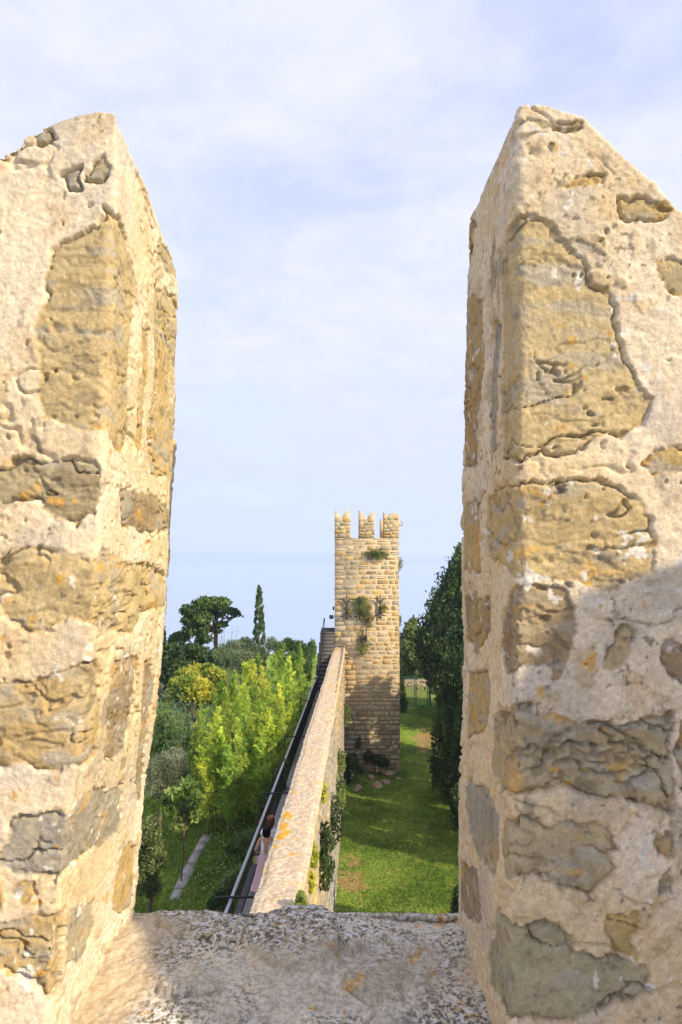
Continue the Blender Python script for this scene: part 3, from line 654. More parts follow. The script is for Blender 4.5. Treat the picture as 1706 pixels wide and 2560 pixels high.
for k in range(NST):
    d0 = WE + (53.5 - WE) * k / NST; z1 = z_bot + (z_top - z_bot) * (k + 1) / NST
    mb = MB(); mb.box((xwall(d0) + wl_ - .04 * (k % 3), d0 + .004, -14), (xwall(d0) - .01, 57 if k == NST - 1 else d0 + (53.5 - WE) / NST + .002, z1), np.array([.085, .08, .07]) * random.uniform(.8, 1.15))  # shade over the steps is put into their dark base colour
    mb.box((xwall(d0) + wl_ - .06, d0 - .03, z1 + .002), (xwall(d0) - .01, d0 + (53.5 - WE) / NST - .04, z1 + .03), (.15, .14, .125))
    adopt(mb.build('step', M_BLOCK), steps)

# railing
rail = empty('railing', wp(20, RX, zwalk(20)), 'black metal railing with a grey handrail along the left of the walkway', 'railing')
bpy.context.view_layer.update()
def rz(d): return zwalk(d) + 1.02
def wrail(d, z): return np.array([xwall(d) + RX, d, z])
kn = [9, 20, 30, 38, 38.4, 42, 42.4, WE - .5]
path = [wrail(d, rz(d) + (0.06 if d in (38.4, 42) else 0)) for d in kn]
stp = [wrail(WE + .4, rz(WE) + .25), wrail(53.2, z_top + 1.05), wrail(54.0, z_top + 1.05)]
mb = MB()
for a, b_ in zip(path[:-1], path[1:]):
    w_ = .035; t_ = .014
    V = []
    for pt in (a, b_):
        V += [pt + [-w_, 0, -t_], pt + [w_, 0, -t_], pt + [w_, 0, t_], pt + [-w_, 0, t_]]
    mb.add(V, [(0, 1, 5, 4), (1, 2, 6, 5), (2, 3, 7, 6), (3, 0, 4, 7), (0, 3, 2, 1), (4, 5, 6, 7)])
adopt(mb.build('handrail', M_RAIL), rail)
mb = MB(); mb.tube([path[-1]] + stp + [stp[-1] - [0, 0, 1.0]], .035, 6); mb.tube([stp[0] - [0, 0, .85], stp[1] - [0, 0, .9]], .02, 5)
for k in range(1, 12):
    pt = lerp(stp[0], stp[1], k / 12); mb.tube([pt, pt - [0, 0, .92]], .011, 4)
adopt(mb.build('stair_rail', M_IRON), rail)
mb = MB(); mb.tube([wrail(d, zwalk(d) + .10) for d in (9, 20, 30, 40, WE)], .018, 5); adopt(mb.build('bottom_rail', M_IRON), rail)
dpos = np.arange(11.5, WE, .14)
for k, d in enumerate(dpos[:100]):
    mb = MB(); mb.tube([wrail(d, zwalk(d) + .10), wrail(d, rz(d) - .015)], .008, 4, cap=False); adopt(mb.build('baluster', M_IRON), rail)
mb = MB()
for d in dpos[100:]: mb.tube([wrail(d, zwalk(d) + .10), wrail(d, rz(d) - .015)], .008, 4, cap=False)
o = adopt(mb.build('balusters', M_IRON), rail); o['kind'] = 'stuff'
for d in (15.1, 21.8, 28.9, 36.4, 43.5):
    mb = MB(); z = rz(d) + .05; x0 = xwall(d); xl = x0 + RX - .36
    ang = np.linspace(0, pi / 2, 5)
    bend = [np.array([xl + .10 - .10 * sin(t_), d, z - .10 + .10 * cos(t_)]) for t_ in ang]
    mb.tube([(x0 + .02, d, z)] + bend + [(xl, d, z - 1.15), (xl, d, z - 1.6)], .024, 6)
    mb.tube([(xl, d, z - 1.45), (x0 - .9, d, z - 1.2)], .02, 5)
    adopt(mb.build('support_bracket', M_IRON), rail)

# ------------------------------------------------------------------ the tower
TD = 53.05
tx0 = float(P(837, 1500, TD)[0]); tx1 = float(P(999, 1500, TD)[0]); tz = float(P(900, 1344, TD)[2]); tb = -16.3; TDP = 4.6
tower = empty('watchtower', ((tx0 + tx1) / 2, TD + TDP / 2, -16), 'square yellow stone tower with swallow-tailed battlements at the end of the wall', 'tower')
bpy.context.view_layer.update()
tw, th = tx1 - tx0, tz - tb
MC = (.50, .395, .25)
def towcol(c, cen, r):
    low = sstep(8.5, 4.5, cen[1]); n_ = float(fbm(np.array([[cen[0] * .5, cen[1] * .4, 1.]]), 3, 6)[0])
    c = lerp(c, np.array([.46, .41, .33]) * r.uniform(.75, 1.15), float(np.clip(low * .55 + sstep(.5, .66, n_) * .5, 0, .8)))
    c = lerp(c, np.array([.48, .37, .21]), .30)
    if r.random() < .09: c = c * .66
    return c
mb = MB(); mb.box((tx0 + .03, TD + .03, tb), (tx1 - .03, TD + TDP - .03, tz - .02), MC)
blocks(mb, (tx0, TD + .03, tb), (1, 0, 0), (0, 0, 1), (0, -1, 0), tw, th, ch=(.29, .45), bw=(.3, 1.0), gap=.05, dep=(.002, .022), seed=21, colfn=towcol)
blocks(mb, (tx0 + .03, TD + TDP, tb), (0, -1, 0), (0, 0, 1), (-1, 0, 0), TDP, th, seed=22, gap=.05, dep=(.004, .03), colfn=towcol)
blocks(mb, (tx1 - .03, TD, tb), (0, 1, 0), (0, 0, 1), (1, 0, 0), TDP, th, seed=23, gap=.05, dep=(.004, .03), colfn=towcol)
adopt(mb.build('tower_wall', M_BLOCK), tower)
def tower_merlon(xa, xb, pts, D_, thick, seed, depfac=1.0, scale=1.0, dz=0):
    """pts: outline of the top in photo pixels from left to right"""
    z0 = tz - .03
    tp = [P(a, b_, TD) for a, b_ in pts]; xc = (tx0 + tx1) / 2
    poly = [(xa, z0), (xb, z0)] + [(min(max(q_[0], xa), xb), q_[2] + dz) for q_ in tp[::-1]]
    m_ = MB(); m_.prism(poly, D_ + .02, D_ + thick, (.52, .40, .24))
    zv = min(q_[2] for q_ in tp) + dz
    blocks(m_, (xa, D_ + .02, z0 + .03), (1, 0, 0), (0, 0, 1), (0, -1, 0), xb - xa, zv - z0 - .02, ch=(.2, .34), bw=(.25, .7), gap=.035, dep=(.004, .025), seed=seed)
    # facing stones of the horns
    for (i0, i1) in ((0, 0.5), (0.5, 1)):
        pass
    o_ = adopt(m_.build('merlon', M_BLOCK), tower); return o_
def X(a): return float(P(a, 1320, TD)[0])
M1 = [(837, 1273), (840, 1275), (846, 1284), (851, 1291), (854, 1293), (858, 1289), (864, 1281), (870, 1275), (874, 1274)]
M2 = [(897, 1276), (901, 1277), (908, 1286), (914, 1293), (917, 1297), (921, 1291), (927, 1283), (933, 1279), (937.5, 1278)]
M3 = [(959, 1280), (961, 1280), (966, 1287), (970, 1292), (972, 1286), (980, 1283), (988, 1282), (992, 1288), (995, 1283), (999, 1281)]
tower_merlon(tx0, X(877), M1, TD, .55, 31); tower_merlon(X(897), X(936.5), M2, TD, .55, 32); tower_merlon(X(959), tx1, M3, TD, .55, 33)
# merlons of the rear side, one of them peeping out beside the front right one
def RXp(a): return float(P(a, 1320, TD + TDP)[0])
def rear(xa, xb, ztop, seed):
    m_ = MB(); w_ = xb - xa; z0 = tz - .03; zv = ztop - .5
    m_.prism([(xa, z0), (xb, z0), (xb, ztop), (xb - w_ * .25, ztop - .2), ((xa + xb) / 2, zv), (xa + w_ * .25, ztop - .2), (xa, ztop)], TD + TDP - .55, TD + TDP - .03, (.50, .39, .24))
    adopt(m_.build('merlon', M_BLOCK), tower)
zt_r = float(P(955, 1298, TD + TDP)[2])
rear(tx0 + .01, RXp(874), zt_r, 1); rear(RXp(900), RXp(934), zt_r, 2); rear(RXp(949.5), tx1 - .01, zt_r, 3)
# stone ring on the right horn
mb = MB(); c0 = P(1003, 1309, TD + .25)
ang = np.linspace(0, 2 * pi, 11); mb.tube([c0 + [.13 * cos(t_), 0, .17 * sin(t_)] for t_ in ang], .05, 6, c=(.5, .4, .26))
mb.box((c0[0] - .32, TD + .1, c0[2] - .2), (c0[0] - .08, TD + .4, c0[2] + .18), (.52, .41, .25))
adopt(mb.build('stone_ring', M_BLOCK), tower)
# iron wall ties
def tie(cx_, y0, y1, spread, label, x_arm=True, par=tower):
    m_ = MB(); d_ = TD - .12; a = P(cx_, y0, d_); b_ = P(cx_, y1, d_); mid = (a + b_) / 2; h_ = (a[2] - b_[2])
    m_.tube([a, b_], .055, 6); m_.box((mid[0] - .09, d_ - .06, mid[2] - .25), (mid[0] + .09, d_ + .18, mid[2] + .05))
    if x_arm:
        for s in (-1, 1):
            for v in (-1, 1):
                pts = [mid + [0.0, -.05, 0]]
                for t_ in np.linspace(.15, 1, 7):
                    pts.append(mid + np.array([s * spread * (t_ ** 1.6) * (1 if v > 0 else .8), -.03, v * h_ * .36 * sin(min(t_, .9) * pi / 1.9)]))
                e = pts[-1]; pts.append(e + [s * .10, 0, -v * .02]); m_.tube(pts, .045, 5)
    o_ = adopt(m_.build('iron_tie', M_RUST), par); o_['label'] = label
tie(867, 1489, 1549, .42, 'forked iron tie left of the hanging plant'); tie(951, 1487, 1547, .36, 'forked iron tie right of the hanging plant')
tie(900, 1490, 1550, .42, 'forked iron tie mostly hidden by the hanging plant')
tie(904, 1574, 1608, 0, 'short iron bar above the lowest plant', False); tie(915.5, 1574, 1606, 0, 'short iron bar beside it', False)
# floodlights on the left edge of the tower
def floodlight(px, py, w_, h_, label):
    p_ = P(px, py, TD + .3); t0 = empty('floodlight', p_, label, 'floodlight', 'black floodlights on the tower corner'); bpy.context.view_layer.update()
    m_ = MB(); m_.box(p_ - [w_, .14, h_], p_ + [w_ * .85, .12, h_]); m_.box(p_ - [w_ * 1.12, .2, h_ * 1.12], p_ + [w_, -.13, h_ * 1.12]); adopt(m_.build('housing', M_IRON), t0)
    m_ = MB(); m_.tube([p_ + [w_ * .5, .0, 0], [tx0 + .02, TD + .3, p_[2] + .06]], .03, 5); adopt(m_.build('bracket', M_IRON), t0)
floodlight(829.5, 1542, .15, .13, 'larger black floodlight box over the top of the steps')
floodlight(834.5, 1520.5, .06, .12, 'small black floodlight box high on the tower edge')

# ------------------------------------------------------------------ foliage
def leaf_quads(C, size, asp=2.2, up=None, seed=0, jit=.35, droop=None, flat=None):
    """C: N x 3 leaf positions -> rhombic leaves with random (or preferred) direction"""
    r = np.random.default_rng(seed); n = len(C); a = r.normal(size=(n, 3))
    if up is not None: a = a * (1 - up[1]) + np.asarray(up[0]) * up[1] * 1.6
    a /= np.linalg.norm(a, axis=1)[:, None] + 1e-9
    b_ = np.cross(a, r.normal(size=(n, 3))); b_ /= np.linalg.norm(b_, axis=1)[:, None] + 1e-9
    s = size * (1 + jit * (r.random(n) * 2 - 1)); L_ = (a * s[:, None]); Wd = b_ * (s / asp)[:, None] * .5
    V = np.stack([C - L_ * .5, C + Wd - L_ * .05, C + L_ * .5, C - Wd - L_ * .05], 1).reshape(-1, 3)
    Q = np.arange(n * 4).reshape(n, 4); return V, Q
def blob_points(blobs, n, seed, shell=.55, gaps=(.0, 1.0), gscale=1.0):
    r = np.random.default_rng(seed); B = np.array([[*b_[0], *b_[1]] for b_ in blobs]); vol = (B[:, 3] * B[:, 4] * B[:, 5]) ** .7; k = r.choice(len(B), n, p=vol / vol.sum())
    d = r.normal(size=(n, 3)); d /= np.linalg.norm(d, axis=1)[:, None]
    rad = (shell + (1 - shell) * r.random(n)) ** .8 * (.9 + .2 * r.random(n))
    C = B[k, :3] + d * rad[:, None] * B[k, 3:6]
    if gaps[0] > 0:
        keep = fbm(C * gscale, 3, seed) > gaps[0]; C = C[keep]; k = k[keep]
    return C, k
def leafcol(C, c0, c1, seed, fr=1.2, spread=.2):
    r = np.random.default_rng(seed + 99); t_ = sstep(.3, .7, fbm(C * fr, 3, seed)); c = lerp(np.array(c0), np.array(c1), t_[:, None]) * (1 + spread * (r.random(len(C)) * 2 - 1))[:, None]
    return np.repeat(c * 1.45, 4, 0)
def foliage(name, C, size, c0, c1, mat, seed, asp=2.2, up=None, fr=1.2, parent=None):
    V, Q = leaf_quads(C, size, asp, up, seed); return adopt(mesh(name, V, Q, mat, None, leafcol(C, c0, c1, seed, fr)), parent)
def limb(mb, a, b_, r0, r1, seed, bend=.12, c=(.16, .12, .085)):
    r = np.random.default_rng(seed); a = np.asarray(a, float); b_ = np.asarray(b_, float); L_ = np.linalg.norm(b_ - a); k = 6
    pts = [lerp(a, b_, i / k) + (r.normal(size=3) * bend * L_ * .25 * sin(pi * i / k) if 0 < i < k else 0) for i in range(k + 1)]
    mb.tube(pts, np.linspace(r0, r1, k + 1), 6, c=c); return pts
def cypress(name, px, ytop, ybase, half, d, label, cat='tree', seed=1, n=9000, leaf=.20, c0=(.018, .040, .016), c1=(.05, .095, .03), power=.6, group=None, lump=.35, base_px=None, mat=None, tuft=1.0, foot=None):
    """cypress-like tree: tapering crown of upright clumps"""
    top = P(px, ytop, d); gz = float(ground_z(top[0], d)); base = np.array([top[0], d, gz - .2]); H = top[2] - gz; R = half / F * d
    t0 = empty(name, base, label, cat, group); bpy.context.view_layer.update(); r = np.random.default_rng(seed)
    mb_ = MB(); mb_.tube([base, base + [0, 0, H * .5], base + [0, 0, H * .93]], [R * .13 + .06, R * .09 + .03, .02], 7, c=(.15, .115, .085))
    for k in range(14):
        an = r.random() * 2 * pi; f = r.uniform(.12, .75); rr = R * .75 * (1 - f) ** power
        limb(mb_, base + [0, 0, H * f], base + [rr * cos(an), rr * sin(an), H * (f + .12)], .05, .012, seed + k)
    adopt(mb_.build('trunk', M_BARK), t0)
    ncl = max(60, int(n / 55 / tuft ** 2)); f = r.random(ncl) ** .85; an = r.random(ncl) * 2 * pi
    rad = R * np.minimum(1, (1 - f) ** power * 1.12 + .03) * ((1 - .30 * np.exp(-f * 12)) if foot is None else (foot + (1 - foot) * sstep(0, .5, f))) * (1 - lump * r.random(ncl) ** 1.4)
    cen = np.stack([np.cos(an) * rad, np.sin(an) * rad, f * H * .97], -1); cs = tuft * (.10 * R + .12) * (.6 + .9 * r.random(ncl)) * (.45 + .55 * (1 - f) ** .5)
    k_ = r.integers(ncl, size=n); g_ = np.clip(r.normal(size=(n, 3)) * .55, -.95, .95); an = an[k_]; tt_ = g_[:, 2]
    C = cen[k_] + np.stack([(g_[:, 0] + np.cos(an) * tt_ * .3) * cs[k_], (g_[:, 1] + np.sin(an) * tt_ * .3) * cs[k_], tt_ * cs[k_] * 1.9], -1)
    C = base + C; C = C[C[:, 2] < top[2] + .25]; n = len(C); an = an[:n]
    rr_ = np.hypot(C[:, 0] - base[0], C[:, 1] - base[1]); an = np.arctan2(C[:, 1] - base[1], C[:, 0] - base[0])
    outd = np.stack([np.cos(an) * .5, np.sin(an) * .5, np.ones(n)], -1); outd /= np.linalg.norm(outd, axis=1)[:, None]
    foliage('crown', C, leaf, c0, c1, mat or M_NEEDLE, seed, 1.9, (outd, .55), .8, t0); return t0
def bushy(name, blobs_px, d, label, cat, seed, n, leaf, c0, c1, trunk=None, shell=.4, gaps=(.0, 1), asp=2.0, up=None, mat=None, dr=None, group=None, gscale=1.0, fr=1.2, limbs=True):
    """broad crown from ellipsoids given as (px, py, half width px, half height px[, depth offset])"""
    bl = []
    for b0 in blobs_px:
        dd = d + (b0[4] if len(b0) > 4 else 0); c_ = P(b0[0], b0[1], dd); rx = b0[2] / F * dd; rz_ = b0[3] / F * dd; bl.append((c_, (rx, (rx + rz_) * .5 if dr is None else dr, rz_)))
    cx_ = np.mean([b0[0] for b0 in bl], 0)
    tp = trunk if trunk is not None else None
    bx = P(tp[0], 1600, d)[0] if tp else cx_[0]
    gz = float(ground_z(bx, d)); base = np.array([bx, d, gz - .1]); t0 = empty(name, base, label, cat, group); bpy.context.view_layer.update()
    mb_ = MB(); rt = tp[1] if tp else .08
    fork = P(tp[0] + (tp[3] if len(tp) > 3 else 0), tp[2], d) if tp and len(tp) > 2 else base + (cx_ - base) * .55
    limb(mb_, base, fork, rt, rt * .7, seed, .06)
    if limbs:
        for k, b0 in enumerate(bl):
            pt = limb(mb_, fork, b0[0], rt * .55, rt * .12, seed + k, .18); r = np.random.default_rng(seed + 50 + k)
            for j in range(4):
                dv = r.normal(size=3); dv[2] = abs(dv[2]) * .5; dv /= np.linalg.norm(dv); limb(mb_, pt[3 + j % 3], b0[0] + dv * np.array(b0[1]) * .75, rt * .22, rt * .06, seed + k * 9 + j, .2)
    adopt(mb_.build('trunk', M_BARK), t0)
    C, k = blob_points(bl, n, seed, shell, gaps, gscale); C = C[C[:, 2] > gz - .05]
    foliage('crown', C, leaf, c0, c1, mat or M_LEAF, seed, asp, up, fr, t0); return t0

# -- left background
DK0, DK1 = (.020, .042, .014), (.065, .105, .032)
cypress('cypress_tree', 649, 1448, 1660, 20, 55, 'slender dark cypress standing alone against the sea', seed=3, n=8000, leaf=.17, power=.55, lump=.16, tuft=.6, c0=(.03, .058, .018), c1=(.075, .125, .036))
cypress('cypress_tree', 398, 1530, 1800, 44, 50, 'dark cypress partly hidden behind the left merlon', seed=4, n=9000, leaf=.26, power=.6, lump=.4)
pine_b = [(515, 1512, 38, 20), (545, 1508, 34, 17, 1), (475, 1525, 26, 16, -1), (575, 1530, 26, 12), (588, 1542, 22, 8, .5), (497, 1545, 36, 20, -1), (530, 1538, 28, 12, 1.2), (470, 1552, 20, 12), (556, 1560, 18, 8, -.5), (490, 1575, 34, 16, -.8), (453, 1592, 26, 14), (512, 1600, 24, 14, -1), (432, 1602, 12, 16, .5), (545, 1578, 12, 6)]
bushy('pine_tree', pine_b, 60, 'umbrella-shaped green pine with its bare trunk showing, left of the lone cypress', 'tree', 5, 13000, .30, (.025, .055, .018), (.085, .14, .04), trunk=(541, .26, 1572, 0), shell=.25, gaps=(.40, 1), gscale=.55, asp=1.8, mat=M_NEEDLE, fr=.7)
bushy('holm_oak', [(470, 1635, 42, 30), (430, 1650, 34, 40, -2), (500, 1650, 40, 34, 2), (455, 1690, 60, 40, -3), (545, 1640, 26, 20, 1)], 52, 'dark rounded evergreen tree below the pine', 'tree', 6, 9000, .30, DK0, (.05, .085, .028), trunk=(470, .2), mat=M_NEEDLE)
bushy('grey_shrub', [(585, 1625, 30, 26), (612, 1610, 22, 18, 1), (560, 1640, 30, 30, -1), (680, 1610, 18, 18), (640, 1635, 34, 22, -1), (610, 1655, 36, 30, -2)], 50, 'grey-green feathery shrub at the foot of the lone cypress', 'shrub', 7, 6000, .26, (.07, .10, .05), (.16, .19, .10), asp=3.5, up=((0, 0, 1), .4))
bushy('leafy_tree', [(720, 1612, 20, 18), (745, 1620, 22, 20, 1), (762, 1632, 18, 22), (780, 1622, 12, 24, 1.5), (700, 1622, 16, 18, -1), (735, 1660, 46, 30, -1), (768, 1672, 14, 34)], 46, 'green pointed bushes beside the tower steps', 'shrub', 8, 6500, .24, (.03, .065, .02), (.11, .18, .05), asp=3, up=((0, 0, 1), .5))
# -- left middle: yellow tree, shrubs, olives, reeds
bushy('yellow_tree', [(470, 1690, 34, 22), (505, 1675, 34, 20, 1), (540, 1690, 26, 22), (445, 1715, 26, 22, -1), (490, 1725, 46, 34, -1), (430, 1745, 18, 22), (535, 1730, 36, 30, .5)], 38, 'yellow-green leafy tree rising left of the bamboo', 'tree', 9, 6500, .24, (.16, .22, .035), (.38, .36, .05), trunk=(490, .12), asp=2, shell=.3, gaps=(.36, 1), gscale=.9)
bushy('green_shrub', [(400, 1790, 30, 34), (430, 1810, 30, 34, -1), (385, 1830, 22, 34, 1), (450, 1850, 34, 34, 1), (410, 1870, 40, 30)], 33, 'light green spreading shrub between the two olives', 'shrub', 10, 6500, .19, (.08, .14, .03), (.24, .30, .06), trunk=(420, .08), asp=1.8)
OL0, OL1 = (.10, .125, .07), (.24, .26, .17)
bushy('olive_tree', [(392, 1735, 22, 26), (415, 1755, 20, 20, -1), (375, 1765, 18, 24)], 40, 'small silvery olive tree behind the light green shrub', 'tree', 11, 3600, .22, OL0, OL1, trunk=(395, .1), asp=4.5, up=((0, 0, 1), .45))
bushy('olive_tree', [(405, 1925, 34, 42), (438, 1905, 30, 36, .5), (378, 1940, 26, 46, -.5), (420, 1965, 36, 36), (455, 1940, 22, 34, .6)], 28, 'larger silvery olive tree at the edge of the lawn', 'tree', 12, 9000, .17, OL0, OL1, trunk=(400, .12), asp=5, up=((0, 0, 1), .35))
def reeds(px, pyb, d, n, h, label, seed):
    b0 = P(px, pyb, d); gz = b0[2] - .5; t0 = empty('giant_reed', b0, label, 'reeds'); bpy.context.view_layer.update(); r = np.random.default_rng(seed)
    st, lf, cl = MB(), [], []
    for k in range(n):
        a = b0 + [r.normal() * .5, r.normal() * .4, -1.2]; tip = a + [r.normal() * .35, r.normal() * .3, h * r.uniform(.7, 1.1) + 1.2]; st.tube([a, lerp(a, tip, .5), tip], [.02, .015, .006], 4, c=(.16, .22, .08))
        for j in range(16):
            f = r.uniform(.35, 1); c_ = lerp(a, tip, f); an = r.random() * 2 * pi; L_ = r.uniform(.35, .65); dv = np.array([cos(an), sin(an), .45]); m_ = c_ + dv * L_ * .5; e = m_ + [dv[0] * L_ * .5, dv[1] * L_ * .5, -.12]
            w_ = np.array([-sin(an), cos(an), 0]) * .022; lf.append([c_, m_ + w_, e, m_ - w_]); cl += [np.array([.18, .30, .16]) * r.uniform(.8, 1.5)] * 4
    adopt(st.build('stem', M_LEAF), t0); V = np.array(lf).reshape(-1, 3); adopt(mesh('leaves', V, np.arange(len(V)).reshape(-1, 4), M_LEAF, None, np.array(cl)), t0)
reeds(425, 1880, 31, 16, 2.6, 'blue-green reeds beside the light green shrub', 1)
reeds(468, 1880, 31.5, 14, 2.2, 'blue-green reeds against the foot of the bamboo', 2)
reeds(560, 1690, 44, 12, 3.0, 'blue-green reeds behind the yellow tree', 3)
# -- bamboo stand
BG = 'feathery bamboo stalks in the big clump beside the walkway'
def bamboo(px, pyt, d, spread, seed, bright):
    top = P(px, pyt, d); top[0] = min(top[0], xwall(d) - 1.2 - spread * .75); gz = float(ground_z(top[0], d)); H = top[2] - gz; r = np.random.default_rng(seed)
    base = np.array([top[0] + r.uniform(-.25, .25), d + r.uniform(-.2, .2), gz - .05])
    lab = 'yellow-green feathery bamboo stalk in the clump beside the walkway' if bright else 'deep green feathery bamboo stalk in the clump beside the walkway'
    t0 = empty('bamboo', base, lab, 'bamboo', BG + (', yellow-green' if bright else ', deep green')); bpy.context.view_layer.update()
    ts = np.linspace(0, 1, 9); pts = [lerp(base, top, t_) + np.array([.35 * sin(seed * 1.7) * t_ ** 2.5, .3 * cos(seed * 2.3) * t_ ** 2.5, -.25 * t_ ** 6]) for t_ in ts]
    mb_ = MB(); mb_.tube(pts, np.linspace(.035, .006, 9), 5, c=(.20, .21, .05))
    nb = int(105 * H / 7); per = 38; fb = 1 - r.random(nb) ** .72 * .82; ab = r.random(nb) * 2 * pi
    lb_ = spread * np.minimum(1, ((1 - fb) * 1.7) ** .9 + .04) * (.45 + .75 * r.random(nb)); up_ = .9 + 1.1 * fb
    tt_ = r.random((nb, per)) ** .75; f = np.repeat(fb, per); an = np.repeat(ab, per) + r.normal(size=nb * per) * .16
    Lr = (lb_[:, None] * tt_).ravel(); rise = (lb_[:, None] * (up_[:, None] * tt_ - .42 * tt_ ** 2.4)).ravel()
    ctr = np.array([np.interp(f, ts, [q_[k] for q_ in pts]) for k in range(3)]).T
    C = ctr + np.stack([np.cos(an) * Lr, np.sin(an) * Lr, rise], -1) + r.normal(size=(nb * per, 3)) * .035
    for k in range(16):
        ff = fb[k]; c_ = np.array([np.interp(ff, ts, [q_[k2] for q_ in pts]) for k2 in range(3)]); dv = np.array([cos(ab[k]), sin(ab[k]), up_[k]]) * lb_[k] * .8
        mb_.tube([c_, c_ + dv], [.010, .004], 3, c=(.22, .23, .06), cap=False)
    adopt(mb_.build('stem', M_BARK), t0)
    tn = random.uniform(.8, 1.12); c0v = random.uniform(-.12, .12)
    outd = np.stack([np.cos(an), np.sin(an), 1.0 + 0 * an], -1); outd /= np.linalg.norm(outd, axis=1)[:, None]
    c0, c1 = ((.28, .38, .05), (.53, .58, .09)) if bright else ((.15, .24, .036), (.33, .43, .07))
    foliage('leaves', C, .145, [c0[0] * (tn + c0v), c0[1] * tn, c0[2]], [c1[0] * (tn + c0v), c1[1] * tn, c1[2]], M_LEAF, seed, 4.0, (outd, .55), 1.3, t0)
bam = [(560, 1700, 33, 1), (600, 1640, 34, 1), (640, 1625, 34, 1), (668, 1650, 33, 1), (690, 1625, 36, 0), (715, 1640, 35, 0), (735, 1665, 34, 0), (700, 1690, 32, 1),
       (655, 1690, 31, 1), (615, 1710, 31, 1), (585, 1745, 30, 0), (545, 1775, 29, 1), (530, 1755, 31, 1), (505, 1790, 30, 0), (625, 1770, 29.5, 0), (660, 1760, 29.5, 1), (695, 1750, 30, 0),
       (722, 1730, 31, 0), (600, 1830, 28, 1), (640, 1840, 28.5, 0), (565, 1850, 27.5, 0), (520, 1850, 28, 1), (675, 1830, 28.5, 0), (700, 1810, 29, 0), (760, 1640, 40, 0), (782, 1660, 39, 0), (748, 1700, 34, 0), (580, 1675, 36, 0), (545, 1720, 34, 0), (620, 1675, 35, 1), (575, 1665, 35, 1), (548, 1690, 34.5, 0), (520, 1730, 33, 1), (640, 1690, 32.5, 0), (672, 1715, 32, 1), (600, 1780, 29, 1), (570, 1800, 28.6, 1), (645, 1800, 29, 1), (540, 1820, 28, 0), (690, 1790, 29.6, 1), (710, 1770, 30.4, 0), (740, 1745, 32.5, 0), (680, 1612, 37, 1), (660, 1622, 37.5, 0), (705, 1604, 38.5, 0), (735, 1602, 40, 0), (765, 1612, 42, 0), (640, 1640, 38, 0), (720, 1625, 37, 1), (655, 1890, 28, 0), (595, 1900, 27.5, 0), (765, 1690, 37, 0)]
for k, (a, b_, d, br) in enumerate(bam): bamboo(a, b_, d, .52 if d < 33 else .60, 100 + k, br)

# -- sapling, citrus bush, edging, weeds on the left lawn
bushy('sapling', [(440, 1985, 26, 18), (470, 1965, 22, 20, .3), (490, 1995, 18, 20, -.2), (425, 2025, 26, 18), (462, 2035, 26, 22, .3), (490, 2030, 14, 24), (448, 2065, 22, 12), (412, 2000, 14, 12)], 24, 'thin young tree with broad light leaves standing by the stone edging', 'tree', 13, 1250, .24, (.10, .17, .035), (.26, .32, .09), trunk=(461, .035, 2075, 0), shell=.3, asp=2.3, up=((0, 0, -1), .25))
bushy('orange_bush', [(372, 2075, 30, 34), (355, 2120, 30, 44, .2), (385, 2110, 24, 36), (370, 2160, 34, 34), (365, 2205, 32, 34), (385, 2215, 20, 26), (400, 2150, 18, 20, .3), (408, 2140, 16, 8)], 22, 'dense dark-leaved bush with a few yellow leaves beside the left merlon', 'bush', 14, 4200, .12, (.035, .06, .018), (.16, .19, .07), asp=1.8)
ed = [(436, 2254), (447, 2228), (466, 2195), (478, 2165), (496, 2131), (508, 2110), (521, 2092)]
eg = 'pale stone slabs edging the lawn'
def gpt(px, py):
    z = -11.0
    for _ in range(6):
        yc = -(py - 1280) / F; s = z / (sin(TH) + yc * cos(TH)); x_ = (px - 853) / F * s; y_ = (cos(TH) - yc * sin(TH)) * s; z = float(ground_z(x_, y_))
    return np.array([x_, y_, z])
for k in range(6):
    a = gpt(*ed[k]); b_ = gpt(*ed[k + 1]); m_ = (a + b_) / 2; L_ = np.linalg.norm(b_ - a) / 2 - .04; t0 = MB()
    dv = (b_ - a) / np.linalg.norm(b_ - a); nv = np.array([dv[1], -dv[0], 0]) * (.15 + .02 * (k % 3))
    z1 = np.array([0, 0, .09]); V = []
    for zz_ in (-.15, .09 + .015 * (k % 2)):
        V += [m_ - dv * L_ - nv + [0, 0, zz_], m_ + dv * L_ - nv * .93 + [0, 0, zz_], m_ + dv * (L_ - .03) + nv + [0, 0, zz_], m_ - dv * L_ + nv * 1.04 + [0, 0, zz_]]
    t0.add(V, [(0, 3, 2, 1), (4, 5, 6, 7), (0, 1, 5, 4), (1, 2, 6, 5), (2, 3, 7, 6), (3, 0, 4, 7)], c=np.array([.40, .37, .32]) * random.uniform(.85, 1.1))
    tag(t0.build('edging_stone', M_BLOCK), 'pale flat edging slab in the row crossing the left lawn', 'edging stone', eg)
wd = [(600, 2110, .5, 'leafy weed clump under the handrail, highest of the three'), (580, 2200, .7, 'broad weed patch against the railing, middle one'), (555, 2245, .7, 'weed clump behind the nearest railing bracket')]
for k, (a, b_, s_, lb) in enumerate(wd):
    bushy('weed_clump', [(a, b_, 26, 22), (a + 22, b_ - 18, 16, 18), (a - 22, b_ + 14, 16, 14)], 21 if k else 25, lb, 'weeds', 30 + k, 900, .12, (.04, .075, .02), (.15, .20, .07), asp=1.8, limbs=False)
bushy('flowering_bush', [(700, 1945, 20, 30), (690, 1985, 22, 30), (712, 1915, 12, 20), (672, 2005, 14, 20)], 25.5, 'shadowed leafy bush just outside the railing, below the bamboo', 'bush', 34, 1900, .14, (.03, .06, .02), (.10, .15, .05), asp=1.8)

